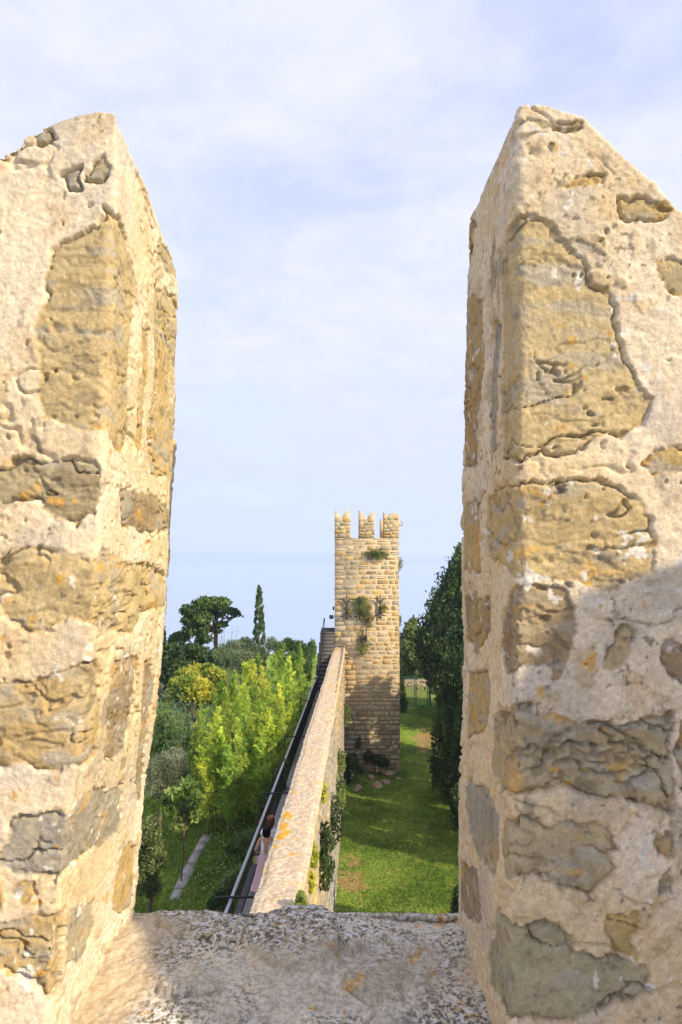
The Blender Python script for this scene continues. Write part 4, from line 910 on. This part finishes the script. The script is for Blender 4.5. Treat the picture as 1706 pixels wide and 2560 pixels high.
# -- right side: cypresses, walnut, bushes
cypress('cypress_tree', 1166, 1358, 1800, 190, 62, 'tallest dark conifer beside the right merlon', seed=41, n=42000, leaf=.34, power=.85, lump=.5, tuft=.85, foot=.12, c0=(.014, .032, .013), c1=(.085, .140, .045))
cypress('cypress_tree', 1152, 1560, 1950, 72, 47, 'middle dark conifer in front of the tallest one', seed=42, n=20000, leaf=.24, power=.45, lump=.45, c0=(.016, .036, .013), c1=(.06, .105, .032))
cypress('cypress_tree', 1172, 1710, 1990, 46, 42, 'low dark conifer against the right merlon', seed=43, n=12000, leaf=.2, power=.35, lump=.45, c0=(.016, .036, .013), c1=(.055, .10, .035))
for (hx_, hy_, hh_, hr_, hl_) in [(9.4, 48.4, 12.2, 2.2, 'dark conifer behind the middle one, mostly covered by the right merlon'), (11.2, 49.6, 11.5, 2.2, 'dark conifer farthest to the right of the tower, covered by the right merlon'),
                                  (10.6, 44.2, 9.5, 2.2, 'dark conifer right of the low one, covered by the right merlon'), (9.6, 40.6, 8.6, 2.0, 'dark conifer nearer than the low one, covered by the right merlon'),
                                  (9.4, 37.2, 9.0, 2.0, 'dark conifer at the near end of the shady lawn, covered by the right merlon'), (10.6, 53.5, 11.0, 2.2, 'dark conifer level with the tower, covered by the right merlon'), (9.6, 25.6, 9.0, 1.7, 'single dark conifer nearest the battlement, covered by the right merlon')]:
    xp = 853 + F * hx_ / hy_; gz0 = float(ground_z(hx_, hy_)); yp = 1400 - F * (gz0 + hh_) / hy_
    cypress('cypress_tree', xp, yp, 0, hr_ / hy_ * F, hy_, hl_, seed=int(hy_ * 7), n=9000, leaf=.32, power=.4, lump=.4, c0=(.016, .036, .013), c1=(.05, .095, .032))
bushy('juniper_bush', [(1152, 1985, 24, 24), (1165, 2010, 24, 30), (1150, 2020, 14, 18)], 37, 'small green juniper on the lawn edge beside the right merlon', 'bush', 45, 2600, .14, (.025, .05, .018), (.10, .15, .05), mat=M_NEEDLE)
bushy('juniper_bush', [(1152, 2235, 20, 22), (1150, 2275, 24, 34), (1165, 2260, 24, 40)], 30.5, 'dark spiky bush low beside the sill and the right merlon', 'bush', 46, 3000, .13, (.014, .028, .012), (.045, .07, .028), mat=M_NEEDLE)
bushy('walnut_tree', [(1030, 1575, 22, 22), (1055, 1590, 20, 26, 1), (1018, 1620, 20, 26), (1045, 1640, 26, 26, -1), (1012, 1660, 14, 24), (1060, 1660, 18, 24, 1), (1035, 1555, 12, 12), (1030, 1672, 16, 18)], 80, 'light-leaved tree between the tower and the tall conifer, behind the gate', 'tree', 47, 6500, .40, (.06, .095, .025), (.24, .28, .10), trunk=(1046, .14), shell=.3, asp=1.8, gaps=(.36, 1), gscale=.5)
bushy('background_tree', [(1010, 1640, 30, 60), (1050, 1640, 40, 60, 2), (1090, 1630, 40, 70, 3), (960, 1650, 40, 50, 4), (1020, 1692, 40, 22), (1070, 1690, 40, 24, 1)], 84, 'dark tree mass behind the low stone wall beyond the gate', 'tree', 48, 12000, .5, (.010, .022, .009), (.035, .055, .018), trunk=(1050, .3))
bushy('corner_bush', [(1004, 1735, 12, 26), (1008, 1762, 13, 18), (1003, 1705, 8, 22), (1003, 1780, 9, 14)], 64.5, 'leafy bush in front of the left gatepost at the tower corner', 'bush', 50, 1500, .2, (.03, .06, .02), (.12, .18, .05))

# -- gate, low wall, board
GD = 66.0
def gz_(px, py): return P(px, py, GD)
gate = empty('garden_gate', gz_(1038, 1757), 'green metal double gate beyond the tower on the right', 'gate'); bpy.context.view_layer.update()
zb = float(ground_z(7, GD)) - .02
for a, h_ in ((1004.5, 1686), (1073, 1689), (1076.5, 1681)):
    q_ = gz_(a, h_); m_ = MB(); m_.box((q_[0] - .05, GD - .05 + (.2 if a > 1075 else 0), zb - .3), (q_[0] + .05, GD + .05 + (.2 if a > 1075 else 0), q_[2])); adopt(m_.build('gatepost', M_GREEN), gate)
for a0, a1, yt in ((1007.5, 1038, 1690.5), (1039.5, 1070, 1692)):
    xa, xb = gz_(a0, 1700)[0], gz_(a1, 1700)[0]; zt = gz_(a0, yt)[2]; zb_ = zb + .12; m_ = MB(); w_ = .04
    m_.box((xa, GD - w_, zb_), (xa + 2 * w_, GD + w_, zt)); m_.box((xb - 2 * w_, GD - w_, zb_), (xb, GD + w_, zt))
    m_.box((xa + 2 * w_, GD - w_, zt - 2 * w_), (xb - 2 * w_, GD + w_, zt)); m_.box((xa + 2 * w_, GD - w_, zb_), (xb - 2 * w_, GD + w_, zb_ + 2 * w_))
    lf = adopt(m_.build('gate_leaf', M_GREEN), gate); bpy.context.view_layer.update()
    for k in range(9):
        xx = xa + .08 + (xb - xa - .16) * (k + .5) / 9; m_ = MB(); m_.tube([(xx, GD, zb_ + .085), (xx, GD, zt - .085)], .016, 5); o_ = m_.build('bar', M_GREEN)
        o_.parent = lf; o_.matrix_parent_inverse = lf.matrix_world.inverted()
m_ = MB(); q_ = gz_(1038.7, 1729); m_.box((q_[0] - .12, GD - .09, q_[2] - .06), (q_[0] + .12, GD - .045, q_[2] + .06)); adopt(m_.build('lock', M_WHITE), gate)
m_ = MB(); WD = 76.3; lw0 = P(975, 1708, WD); lw1 = P(1120, 1708, WD); z0_ = float(ground_z(9, WD)) - .2; zt_ = float(P(1038, 1700.5, WD)[2]); m_.box((lw0[0], WD, z0_), (lw1[0], WD + .5, zt_), (.5, .37, .24))
blocks(m_, (lw0[0], WD, z0_), (1, 0, 0), (0, 0, 1), (0, -1, 0), lw1[0] - lw0[0], zt_ - z0_, ch=(.2, .34), pal=np.array([[.56, .38, .26], [.5, .36, .26], [.6, .46, .32]]), seed=61)
tag(m_.build('garden_wall', M_BLOCK), 'low pinkish stone wall beyond the green gate', 'wall')
bd = P(1053, 1700, 78.2); t0 = empty('notice_board', (bd[0], 78.2, float(ground_z(bd[0], 78.2))), 'small white board on posts behind the low wall beyond the gate', 'board'); bpy.context.view_layer.update()
m_ = MB(); a = P(1045.5, 1699, 78.2); b_ = P(1061, 1707, 78.2); m_.box((a[0], 78.15, b_[2]), (b_[0], 78.25, a[2])); adopt(m_.build('panel', M_WHITE), t0)
m_ = MB(); [m_.box((xx, 78.25, float(ground_z(xx, 78)) - .2), (xx + .1, 78.35, a[2])) for xx in (a[0] + .1, b_[0] - .2)]; adopt(m_.build('post', M_IRON), t0)

# -- plants on the tower and ivy on the long wall
def hang(name, C0, rx, ry, rz_, n, label, cat, seed, leaf=.16, c0=(.05, .085, .025), c1=(.20, .24, .07), asp=3.2, stems=10, fall=.45):
    r = np.random.default_rng(seed); C0 = np.asarray(C0, float); t0 = empty(name, C0, label, cat); bpy.context.view_layer.update()
    st = MB(); ends = []
    for k in range(stems):
        e = C0 + [r.uniform(-1, 1) * rx, -abs(r.normal()) * ry * .4, -rz_ * r.uniform(.2, 1)]; mid = lerp(C0, e, .5) + [0, -ry * .35 if abs(ry) else 0, rz_ * .25]; st.tube([C0, mid, e], [.02, .014, .006], 4, c=(.12, .10, .06), cap=False)
    adopt(st.build('stems', M_BARK), t0)
    d = r.normal(size=(n, 3)); d /= np.linalg.norm(d, axis=1)[:, None]; rad = r.random(n) ** .4
    C = C0 + d * rad[:, None] * [rx, ry, rz_] + [0, -ry * .3, -rz_ * fall]; C[:, 0] += (C[:, 2] - C0[2]) * .0
    keep = fbm(C * 3.5, 2, seed) > .34; C = C[keep]
    foliage('leaves', C, leaf, c0, c1, M_LEAF, seed, asp, ((0, -.3, -.7), .4), 2.2, t0)
hang('caper_plant', P(944, 1380, TD - .05), 1.05, .35, .42, 750, 'wide tuft of caper growing high under the battlements', 'plant', 1, fall=.3)
hang('caper_plant', P(906, 1495, TD - .05), .78, .4, .85, 1100, 'biggest bush hanging between the two forked iron ties', 'plant', 2, fall=.75)
hang('caper_plant', P(920, 1542, TD - .05), .5, .35, .62, 480, 'reddish-green trailing end under the biggest bush', 'plant', 3, fall=.4, c0=(.10, .10, .03), c1=(.24, .22, .07))
hang('caper_plant', P(908, 1598, TD - .05), .56, .35, .75, 700, 'lowest bush hanging from two short iron bars', 'plant', 4, fall=.6)
hang('caper_plant', P(960, 1515, TD - .05), .30, .25, .35, 160, 'small yellowish sprig on the right forked tie', 'plant', 5, c0=(.18, .18, .03), c1=(.36, .34, .06))
hang('caper_plant', P(873, 1523, TD - .05), .13, .15, .15, 40, 'tiny yellow sprig on the left forked tie', 'plant', 6, c0=(.3, .25, .03), c1=(.4, .34, .06), stems=4)
hang('caper_plant', P(1001, 1402, TD + .3), .22, .3, .55, 200, 'pale sprig on the right edge of the tower', 'plant', 7, c0=(.16, .2, .05), c1=(.32, .34, .12))
hang('wall_weed', P(1001, 1545, TD + .4), .14, .3, .5, 120, 'small dark sprig halfway down the right edge of the tower', 'plant', 8)
hang('wall_weed', P(897, 1850, TD - .05), .28, .25, .55, 220, 'dark weed in the shaded lower face of the tower', 'plant', 9, c0=(.03, .05, .02), c1=(.07, .1, .04))
def onwall(px, py):
    t_ = (px - 853) / F; d = (xwall(0) + TW) / (t_ - .0272); return P(px, py, d)
iv = [(845, 1885, .42, .7, 480, 'tuft of ivy high on the far part of the wall', 0), (842, 1955, .5, .9, 620, 'ivy hanging in the middle of the wall face', 0), (828, 2010, .42, 1.1, 560, 'dark ivy curtain under the middle tuft', 1),
      (803, 2090, .36, 1.05, 900, 'largest dark ivy curtain on the near wall face', 1), (806, 1966, .14, .35, 120, 'thin bright yellow-green sprig below the coping', 2), (780, 2122, .14, .28, 160, 'yellow-green tuft left of the largest ivy curtain', 2), (777, 2188, .1, .25, 110, 'small yellow-green tuft near the bottom of the wall face', 2),
      (748, 2238, .14, .22, 240, 'green tuft nearest to the sill on the wall face', 0), (861, 1768, .5, .9, 420, 'ivy in the corner where wall and tower meet', 0)]
for k, (a, b_, rr, hh, n, lb, ty) in enumerate(iv):
    c_ = onwall(a, b_) if k < 8 else P(861, 1768, 50)
    cs = [((.06, .10, .025), (.22, .28, .06)), ((.018, .034, .014), (.06, .09, .03)), ((.25, .27, .03), (.42, .42, .05))][ty]
    hang('ivy', c_ + [rr * .3, 0, 0], rr * .8, rr * 1.3, hh, n, lb, 'ivy', 70 + k, leaf=.13 if k != 7 else .09, c0=cs[0], c1=cs[1], asp=1.5, fall=.5)
# -- rocks and scrub at the foot of the tower
def rock(px, py, w_, h_, label, seed, c):
    yc = -(py - 1280) / F; s = -16.0 / (sin(TH) + yc * cos(TH)); x_ = (px - 853) / F * s; y_ = (cos(TH) - yc * sin(TH)) * s
    bm = bmesh.new(); bmesh.ops.create_icosphere(bm, subdivisions=3, radius=1); V = np.array([v.co[:] for v in bm.verts]); T = [[v.index for v in f.verts] for f in bm.faces]; bm.free(); r = np.random.default_rng(seed)
    for _ in range(9):
        nn_ = r.normal(size=3); nn_ /= np.linalg.norm(nn_); dd = V @ nn_; k_ = r.uniform(.5, .8); V = np.where((dd > k_)[:, None], V - nn_ * (dd - k_)[:, None], V)
    V = V * (1 + .12 * (fbm(V * 2.5 + seed, 3, seed) - .5))[:, None] * [w_, w_ * .75, h_]; a_ = r.random() * 3; R_ = np.array([[cos(a_), -sin(a_), 0], [sin(a_), cos(a_), 0], [0, 0, 1]]); tl = r.uniform(-.25, .25); R2 = np.array([[cos(tl), 0, sin(tl)], [0, 1, 0], [-sin(tl), 0, cos(tl)]])
    V = V @ R_.T @ R2.T + [x_, y_, float(ground_z(x_, y_)) + h_ * .35]
    m_ = MB(); m_.add(V, T=T, c=c); tag(m_.build('rock', M_BLOCK), label, 'rock', 'fallen stones at the foot of the tower')
RK = [(919, 1925, .72, .38, 'big brown stone in front of the scrub at the tower foot'), (971, 1937, .55, .34, 'squared reddish stone right of the big brown one'), (996, 1927, .32, .45, 'upright pale stone at the tower corner'), (997, 1946, .36, .08, 'thin flat slab in the grass below the corner stone'),
      (930, 1948, .42, .22, 'dull stone lying below the big brown one'), (965, 1959, .55, .2, 'flat grey stone below the squared reddish one'), (942, 1968, .55, .28, 'tan stone lying lowest in the middle of the heap'), (895, 1979, .42, .36, 'blocky stone at the left end nearest the wall'), (893, 1909, .45, .5, 'tilted slab leaning at the back of the heap'), (882, 1942, .16, .18, 'white stone bit on the left of the heap'), (878, 1948, .12, .12, 'smallest white stone at the left edge of the heap')]
for k, (a, b_, w_, h_, lb) in enumerate(RK): rock(a, b_, w_, h_, lb, 80 + k, np.array([.62, .6, .56]) if 'white' in lb else np.array([.45, .34, .22]) * random.uniform(.8, 1.3))
bushy('scrub', [(880, 1905, 18, 22), (865, 1950, 12, 34), (900, 1925, 12, 12)], 50.5, 'dark scrub in the corner between wall and tower foot', 'shrub', 91, 1500, .2, (.018, .036, .014), (.06, .10, .03), limbs=False)
bushy('scrub', [(922, 1890, 14, 14), (955, 1905, 20, 14), (940, 1900, 14, 14)], 52.2, 'dark scrub along the base of the tower face', 'shrub', 92, 1300, .2, (.014, .03, .012), (.05, .08, .025), limbs=False)

# -- grass (blades far too many to count)
def grass(name, xr, yr, n, h, seed, left=False):
    r = np.random.default_rng(seed); x_ = r.uniform(*xr, n); y_ = yr[0] + (yr[1] - yr[0]) * r.random(n) ** 1.5
    w_ = xwall(y_); ok = (x_ < w_ - 1.1) if left else (x_ > w_ + TW + .05) & ~((x_ > tx0 - .1) & (x_ < tx1 + .1) & (y_ > TD - .2) & (y_ < TD + TDP + .2))
    c, m_ = lawncol(x_, y_); ok &= r.random(n) > m_ * .92; x_, y_, c = x_[ok], y_[ok], c[ok]; n = len(x_)
    z_ = ground_z(x_, y_) - .02; an = r.random(n) * pi; hh = h * (.5 + r.random(n)); w2 = hh * .32; lean = r.normal(size=(n, 2)) * .35
    V = np.stack([np.stack([x_ - np.cos(an) * w2, y_ - np.sin(an) * w2, z_], -1), np.stack([x_ + np.cos(an) * w2, y_ + np.sin(an) * w2, z_], -1), np.stack([x_ + lean[:, 0] * hh, y_ + lean[:, 1] * hh, z_ + hh], -1)], 1).reshape(-1, 3)
    cl = np.repeat(c * (.8 + .7 * r.random(n))[:, None], 3, 0)
    o_ = mesh(name, V, np.arange(len(V)).reshape(-1, 3), M_LEAF, None, cl); o_['kind'] = 'stuff'; return o_
g = grass('grass', (-1.2, 9.5), (26, 70), 150000, .085, 1); tag(g, 'short mown grass of the lawn right of the wall', 'grass')
g = grass('grass', (-9, -2), (17, 34), 60000, .10, 2, True); tag(g, 'longer grass of the garden left of the walkway', 'grass')
r = np.random.default_rng(5); C = np.stack([r.uniform(-5.4, -2.9, 420), r.uniform(20, 29, 420), np.zeros(420)], -1); C = C[fbm(C * .8, 2, 4) > .45]; C[:, 2] = ground_z(C[:, 0], C[:, 1]) + .12
V, Q = leaf_quads(C, .055, 1.1, None, 3); o = mesh('wild_flowers', V, Q, M_LEAF, None, (.62, .60, .38)); o['kind'] = 'stuff'; tag(o, 'tiny pale wild flowers sprinkled in the left grass', 'flowers')

# -- sailing boat far out on the sea
bt = P(771, 1432, 3600); bt[2] = SEA; by = 3600
s_ = SEA / (P(771, 1432, 1.0)[2]); bt = np.array([P(771, 1432, 1.0)[0] * s_, s_, SEA])
boat = empty('sailing_boat', bt, 'tiny white sailing boat far out on the pale sea', 'boat'); bpy.context.view_layer.update()
k_ = s_ / F
m_ = MB(); m_.add([bt + [-2.2 * k_, 0, 0], bt + [2.6 * k_, 0, 0], bt + [2.0 * k_, 1.2 * k_, 0], bt + [-2 * k_, 1.2 * k_, 0], bt + [-2.4 * k_, -.3 * k_, 1.0 * k_], bt + [3.2 * k_, .4 * k_, 1.2 * k_], bt + [2.2 * k_, 1.4 * k_, 1.0 * k_], bt + [-2.2 * k_, 1.4 * k_, 1.0 * k_]], [(0, 3, 2, 1), (4, 5, 6, 7), (0, 1, 5, 4), (1, 2, 6, 5), (2, 3, 7, 6), (3, 0, 4, 7)]); adopt(m_.build('hull', M_WHITE), boat)
m_ = MB(); m_.tube([bt + [0, .5 * k_, k_], bt + [0, .5 * k_, 14 * k_]], .12 * k_, 5); adopt(m_.build('mast', M_WHITE), boat)
m_ = MB(); m_.prism([(bt[0] + .2 * k_, bt[2] + 2 * k_), (bt[0] + 2.6 * k_, bt[2] + 2 * k_), (bt[0] + .3 * k_, bt[2] + 13.5 * k_)], bt[1] + .45 * k_, bt[1] + .5 * k_); adopt(m_.build('sail', M_WHITE), boat)

# ------------------------------------------------------------------ people
def skin_body(name, joints, bones, mat, parent):
    me = bpy.data.meshes.new(name); ks = list(joints); me.from_pydata([joints[k][0] for k in ks], [(ks.index(a), ks.index(b_)) for a, b_ in bones], []); me.update()
    o = bpy.data.objects.new(name, me); COL.objects.link(o); md = o.modifiers.new('s', 'SKIN'); md.use_smooth_shade = True
    for i, k in enumerate(ks):
        rr = joints[k][1]; me.skin_vertices[0].data[i].radius = rr if isinstance(rr, tuple) else (rr, rr); me.skin_vertices[0].data[i].use_root = (i == 0)
    sb = o.modifiers.new('d', 'SUBSURF'); sb.levels = 2; sb.render_levels = 2
    ev = o.evaluated_get(bpy.context.evaluated_depsgraph_get()); m2 = bpy.data.meshes.new_from_object(ev); bpy.data.objects.remove(o)
    m2.name = name; m2.materials.clear(); m2.materials.append(mat); m2.polygons.foreach_set('use_smooth', np.ones(len(m2.polygons), bool))
    o = bpy.data.objects.new(name, m2); COL.objects.link(o); o.parent = parent; return o
def rings(name, R, mat, parent, c, n=20, fold=0, seed=0, close=(True, True)):
    """R: list of (cx, cy, z, rx, ry)"""
    m_ = MB(); V = []
    for (cx_, cy_, z_, rx, ry) in R:
        an = np.arange(n) * 2 * pi / n; f = 1 + fold * np.sin(an * 7 + seed) * min(1, max(0, (R[0][2] - z_) / (R[0][2] - R[-1][2] + 1e-6)))
        V.append(np.stack([cx_ + rx * f * np.cos(an), cy_ + ry * f * np.sin(an), 0 * an + z_], -1))
    k = len(R); Q = [(i * n + j, i * n + (j + 1) % n, (i + 1) * n + (j + 1) % n, (i + 1) * n + j) for i in range(k - 1) for j in range(n)]; V = np.concatenate(V); T = []
    if close[0]: V = np.vstack([V, [R[0][0], R[0][1], R[0][2] + .004]]); T += [(len(V) - 1, (j + 1) % n, j) for j in range(n)]
    if close[1]: V = np.vstack([V, [R[-1][0], R[-1][1], R[-1][2] - .004]]); T += [(len(V) - 1, (k - 1) * n + j, (k - 1) * n + (j + 1) % n) for j in range(n)]
    m_.add(V, Q, T, c); return m_.build(name, mat, parent, True)
def person(loc, label, larm, rarm, lean=0.0, rot=0.0):
    t0 = empty('person', loc, label, 'person'); t0.rotation_euler[2] = rot
    J = {'pel': ((0, 0, .90), (.135, .10)), 'bel': ((lean * .3, 0, 1.03), (.115, .085)), 'che': ((lean * .6, .0, 1.22), (.125, .09)), 'sho': ((lean, 0, 1.32), (.09, .06)), 'nk': ((lean, .005, 1.39), .048), 'hd0': ((lean, .02, 1.45), .06), 'hd1': ((lean, .02, 1.53), (.078, .09)), 'hd2': ((lean, .01, 1.59), .055),
         'nose': ((lean, .115, 1.505), .012), 'earL': ((lean - .082, .01, 1.51), .014), 'earR': ((lean + .082, .01, 1.51), .014)}
    Bn = [('pel', 'bel'), ('bel', 'che'), ('che', 'sho'), ('sho', 'nk'), ('nk', 'hd0'), ('hd0', 'hd1'), ('hd1', 'hd2'), ('hd1', 'nose'), ('hd1', 'earL'), ('hd1', 'earR')]
    for s, A in (('L', larm), ('R', rarm)):
        sg = -1 if s == 'L' else 1
        J['s' + s] = ((lean + sg * .155, 0, 1.315), .050); J['e' + s] = (A[0], .038); J['w' + s] = (A[1], .026); pa = np.array(A[2]); J['p' + s] = (tuple(pa), (.034, .018))
        Bn += [('sho', 's' + s), ('s' + s, 'e' + s), ('e' + s, 'w' + s), ('w' + s, 'p' + s)]
        fd = pa - np.array(A[1]); fd /= np.linalg.norm(fd); sd = np.cross(fd, [0, 0, 1.]); sd /= np.linalg.norm(sd) + 1e-9; cu = np.cross(sd, fd)
        for k, L_ in enumerate((.060, .068, .064, .050)):
            b0 = pa + fd * .03 + sd * (.027 - .018 * k); J[f'f{s}{k}a'] = (tuple(b0 + fd * L_ * .5 - cu * .006), .009); J[f'f{s}{k}b'] = (tuple(b0 + fd * L_ - cu * .024), .007); Bn += [('p' + s, f'f{s}{k}a'), (f'f{s}{k}a', f'f{s}{k}b')]
        b0 = pa - fd * .01 + sd * .045; J[f't{s}a'] = (tuple(b0), .011); J[f't{s}b'] = (tuple(b0 + fd * .035 + sd * .012), .008); Bn += [('p' + s, f't{s}a'), (f't{s}a', f't{s}b')]
    for s, sg, fy in (('L', -1, -.12), ('R', 1, .14)):
        J['h' + s] = ((sg * .085, 0, .86), .085); J['k' + s] = ((sg * .085, fy * .6 + .04, .47), .055); J['a' + s] = ((sg * .08, fy, .085), .036); J['t' + s] = ((sg * .085, fy + .15, .035), (.04, .022))
        Bn += [('pel', 'h' + s), ('h' + s, 'k' + s), ('k' + s, 'a' + s), ('a' + s, 't' + s)]
    skin_body('body', J, Bn, M_SKIN, t0)
    m_ = MB()
    for sg in (-1, 1):
        m_.box((lean + sg * .034 - .010, .100, 1.522), (lean + sg * .034 + .010, .108, 1.530))
    m_.build('eyes', M_IRON, t0); m_ = MB(); m_.box((lean - .022, .098, 1.462), (lean + .022, .106, 1.470), (.4, .12, .1)); m_.build('mouth', M_CLOTH, t0)
    return t0
dp = 17.6
fp = P(660, 2200, dp); fp[2] = zwalk(dp); fp[0] = xwall(dp) - .40
p1 = person(fp, 'black-haired woman in a white sleeveless top and long pink skirt walking away on the walkway', ((-.25, -.04, 1.06), (-.24, .10, .93), (-.22, .17, .91)), ((.26, -.03, 1.07), (.25, .06, .86), (.25, .10, .79)), .02)
rings('skirt', [(0, 0, .99, .125, .095), (0, 0, .9, .165, .125), (-.03, 0, .7, .18, .15), (-.08, -.02, .4, .20, .18), (-.14, -.04, .13, .23, .21)], M_CLOTH, p1, (.72, .46, .47), 28, .06, 1, (True, False))
rings('vest_top', [(.02, 0, 1.33, .10, .055), (.02, 0, 1.29, .135, .082), (.015, 0, 1.2, .142, .100), (.01, 0, 1.05, .130, .095), (0, 0, .96, .142, .108)], M_CLOTH, p1, (.80, .80, .84), 24, 0, 0, (True, True))
for sx in (-.085, .085):
    m_ = MB(); m_.tube([(.02 + sx, .065, 1.29), (.02 + sx, .05, 1.36), (.02 + sx, -.02, 1.375), (.02 + sx, -.07, 1.28)], .018, 6, c=(.8, .8, .84)); m_.build('strap', M_CLOTH, p1)
rings('hair', [(.02, 0, 1.635, .03, .03), (.02, 0, 1.62, .065, .07), (.02, -.005, 1.58, .098, .105), (.02, -.02, 1.52, .108, .105), (.02, -.035, 1.46, .105, .085), (.02, -.04, 1.40, .092, .07), (.02, -.04, 1.375, .07, .05)], M_HAIR, p1, (.004, .0035, .0035), 22)
bagl = fp + np.array([-.235, .10, .76])
bag = empty('handbag', bagl, 'small olive and white handbag held by the woman in the pink skirt', 'bag'); bpy.context.view_layer.update()
def bagbody():
    bm = bmesh.new(); bmesh.ops.create_cube(bm, size=1); bmesh.ops.scale(bm, verts=bm.verts, vec=(.20, .11, .17)); bmesh.ops.bevel(bm, geom=bm.edges, offset=.025, segments=2, affect='EDGES'); bmesh.ops.translate(bm, verts=bm.verts, vec=bagl)
    me = bpy.data.meshes.new('bag_body'); bm.to_mesh(me); co = np.array([v.co[:] for v in me.vertices]) - bagl; st_ = (np.floor((co[:, 0] + .3) / .045) % 2)[:, None]; c = np.where(co[:, :1] < -.02, [.30, .28, .04], lerp(np.array([.7, .66, .6]), np.array([.12, .04, .05]), st_)); set_col(me, c); me.materials.append(M_CLOTH)
    o_ = bpy.data.objects.new('bag_body', me); COL.objects.link(o_); bm.free(); return o_
adopt(bagbody(), bag)
m_ = MB(); m_.tube([bagl + [.09 * cos(t_), 0, .075 + .10 * sin(t_)] for t_ in np.linspace(0, pi, 9)], .010, 6, c=(.14, .05, .05)); adopt(m_.build('handle', M_CLOTH), bag)
d2 = 18.25; f2 = np.array([xwall(d2) - .36, d2, zwalk(d2)])
p2 = person(f2, 'brown-haired companion with a pink hairband and white top just ahead of the woman in pink', ((-.24, .02, 1.06), (-.22, .12, .90), (-.21, .17, .84)), ((.25, -.02, 1.07), (.25, .05, .86), (.25, .08, .79)), .0)
rings('shirt', [(0, 0, 1.37, .09, .06), (0, 0, 1.33, .165, .085), (0, 0, 1.2, .165, .11), (0, 0, 1.02, .14, .105), (0, 0, .86, .165, .125)], M_CLOTH, p2, (.78, .78, .84), 24)
m_ = MB(); m_.tube([(-.13, 0, 1.33), (-.20, .005, 1.24), (-.225, .01, 1.16)], [.07, .062, .058], 10, c=(.78, .78, .84)); m_.tube([(.13, 0, 1.33), (.20, 0, 1.24), (.23, 0, 1.16)], [.07, .062, .058], 10, c=(.78, .78, .84)); m_.build('sleeves', M_CLOTH, p2)
rings('trousers', [(0, 0, .93, .15, .115), (0, 0, .8, .17, .14), (0, .02, .5, .15, .16), (0, .02, .12, .13, .17)], M_CLOTH, p2, (.10, .11, .14), 24, 0)
rings('hair', [(0, 0, 1.64, .03, .03), (0, 0, 1.625, .066, .07), (0, -.005, 1.58, .096, .105), (0, -.015, 1.52, .102, .105), (0, -.03, 1.46, .09, .085), (0, -.045, 1.40, .07, .06), (0, -.05, 1.30, .05, .035), (0, -.05, 1.22, .02, .02)], M_HAIR, p2, (.085, .034, .018), 22)
m_ = MB(); m_.tube([(.100 * cos(t_), .02, 1.54 + .098 * sin(t_)) for t_ in np.linspace(-.1, pi + .1, 13)], .010, 6, c=(.62, .26, .25)); m_.build('hairband', M_CLOTH, p2)

# ------------------------------------------------------------------ haze over the sea
m = bpy.data.materials.new('sea_haze'); m.use_nodes = True; t = m.node_tree; t.nodes.clear(); oo = t.nodes.new('ShaderNodeOutputMaterial'); pv = t.nodes.new('ShaderNodeVolumePrincipled')
pv.inputs['Color'].default_value = (.72, .81, 1.0, 1); pv.inputs['Density'].default_value = 0.00026; pv.inputs['Anisotropy'].default_value = 0.2; t.links.new(pv.outputs[0], oo.inputs['Volume'])
mb = MB(); mb.box((-14500, -400, SEA - 8), (14500, 12000, 165)); o = mb.build('haze', m); o['kind'] = 'stuff'; tag(o, 'thin pale blue haze lying over the sea and the far coast', 'haze')
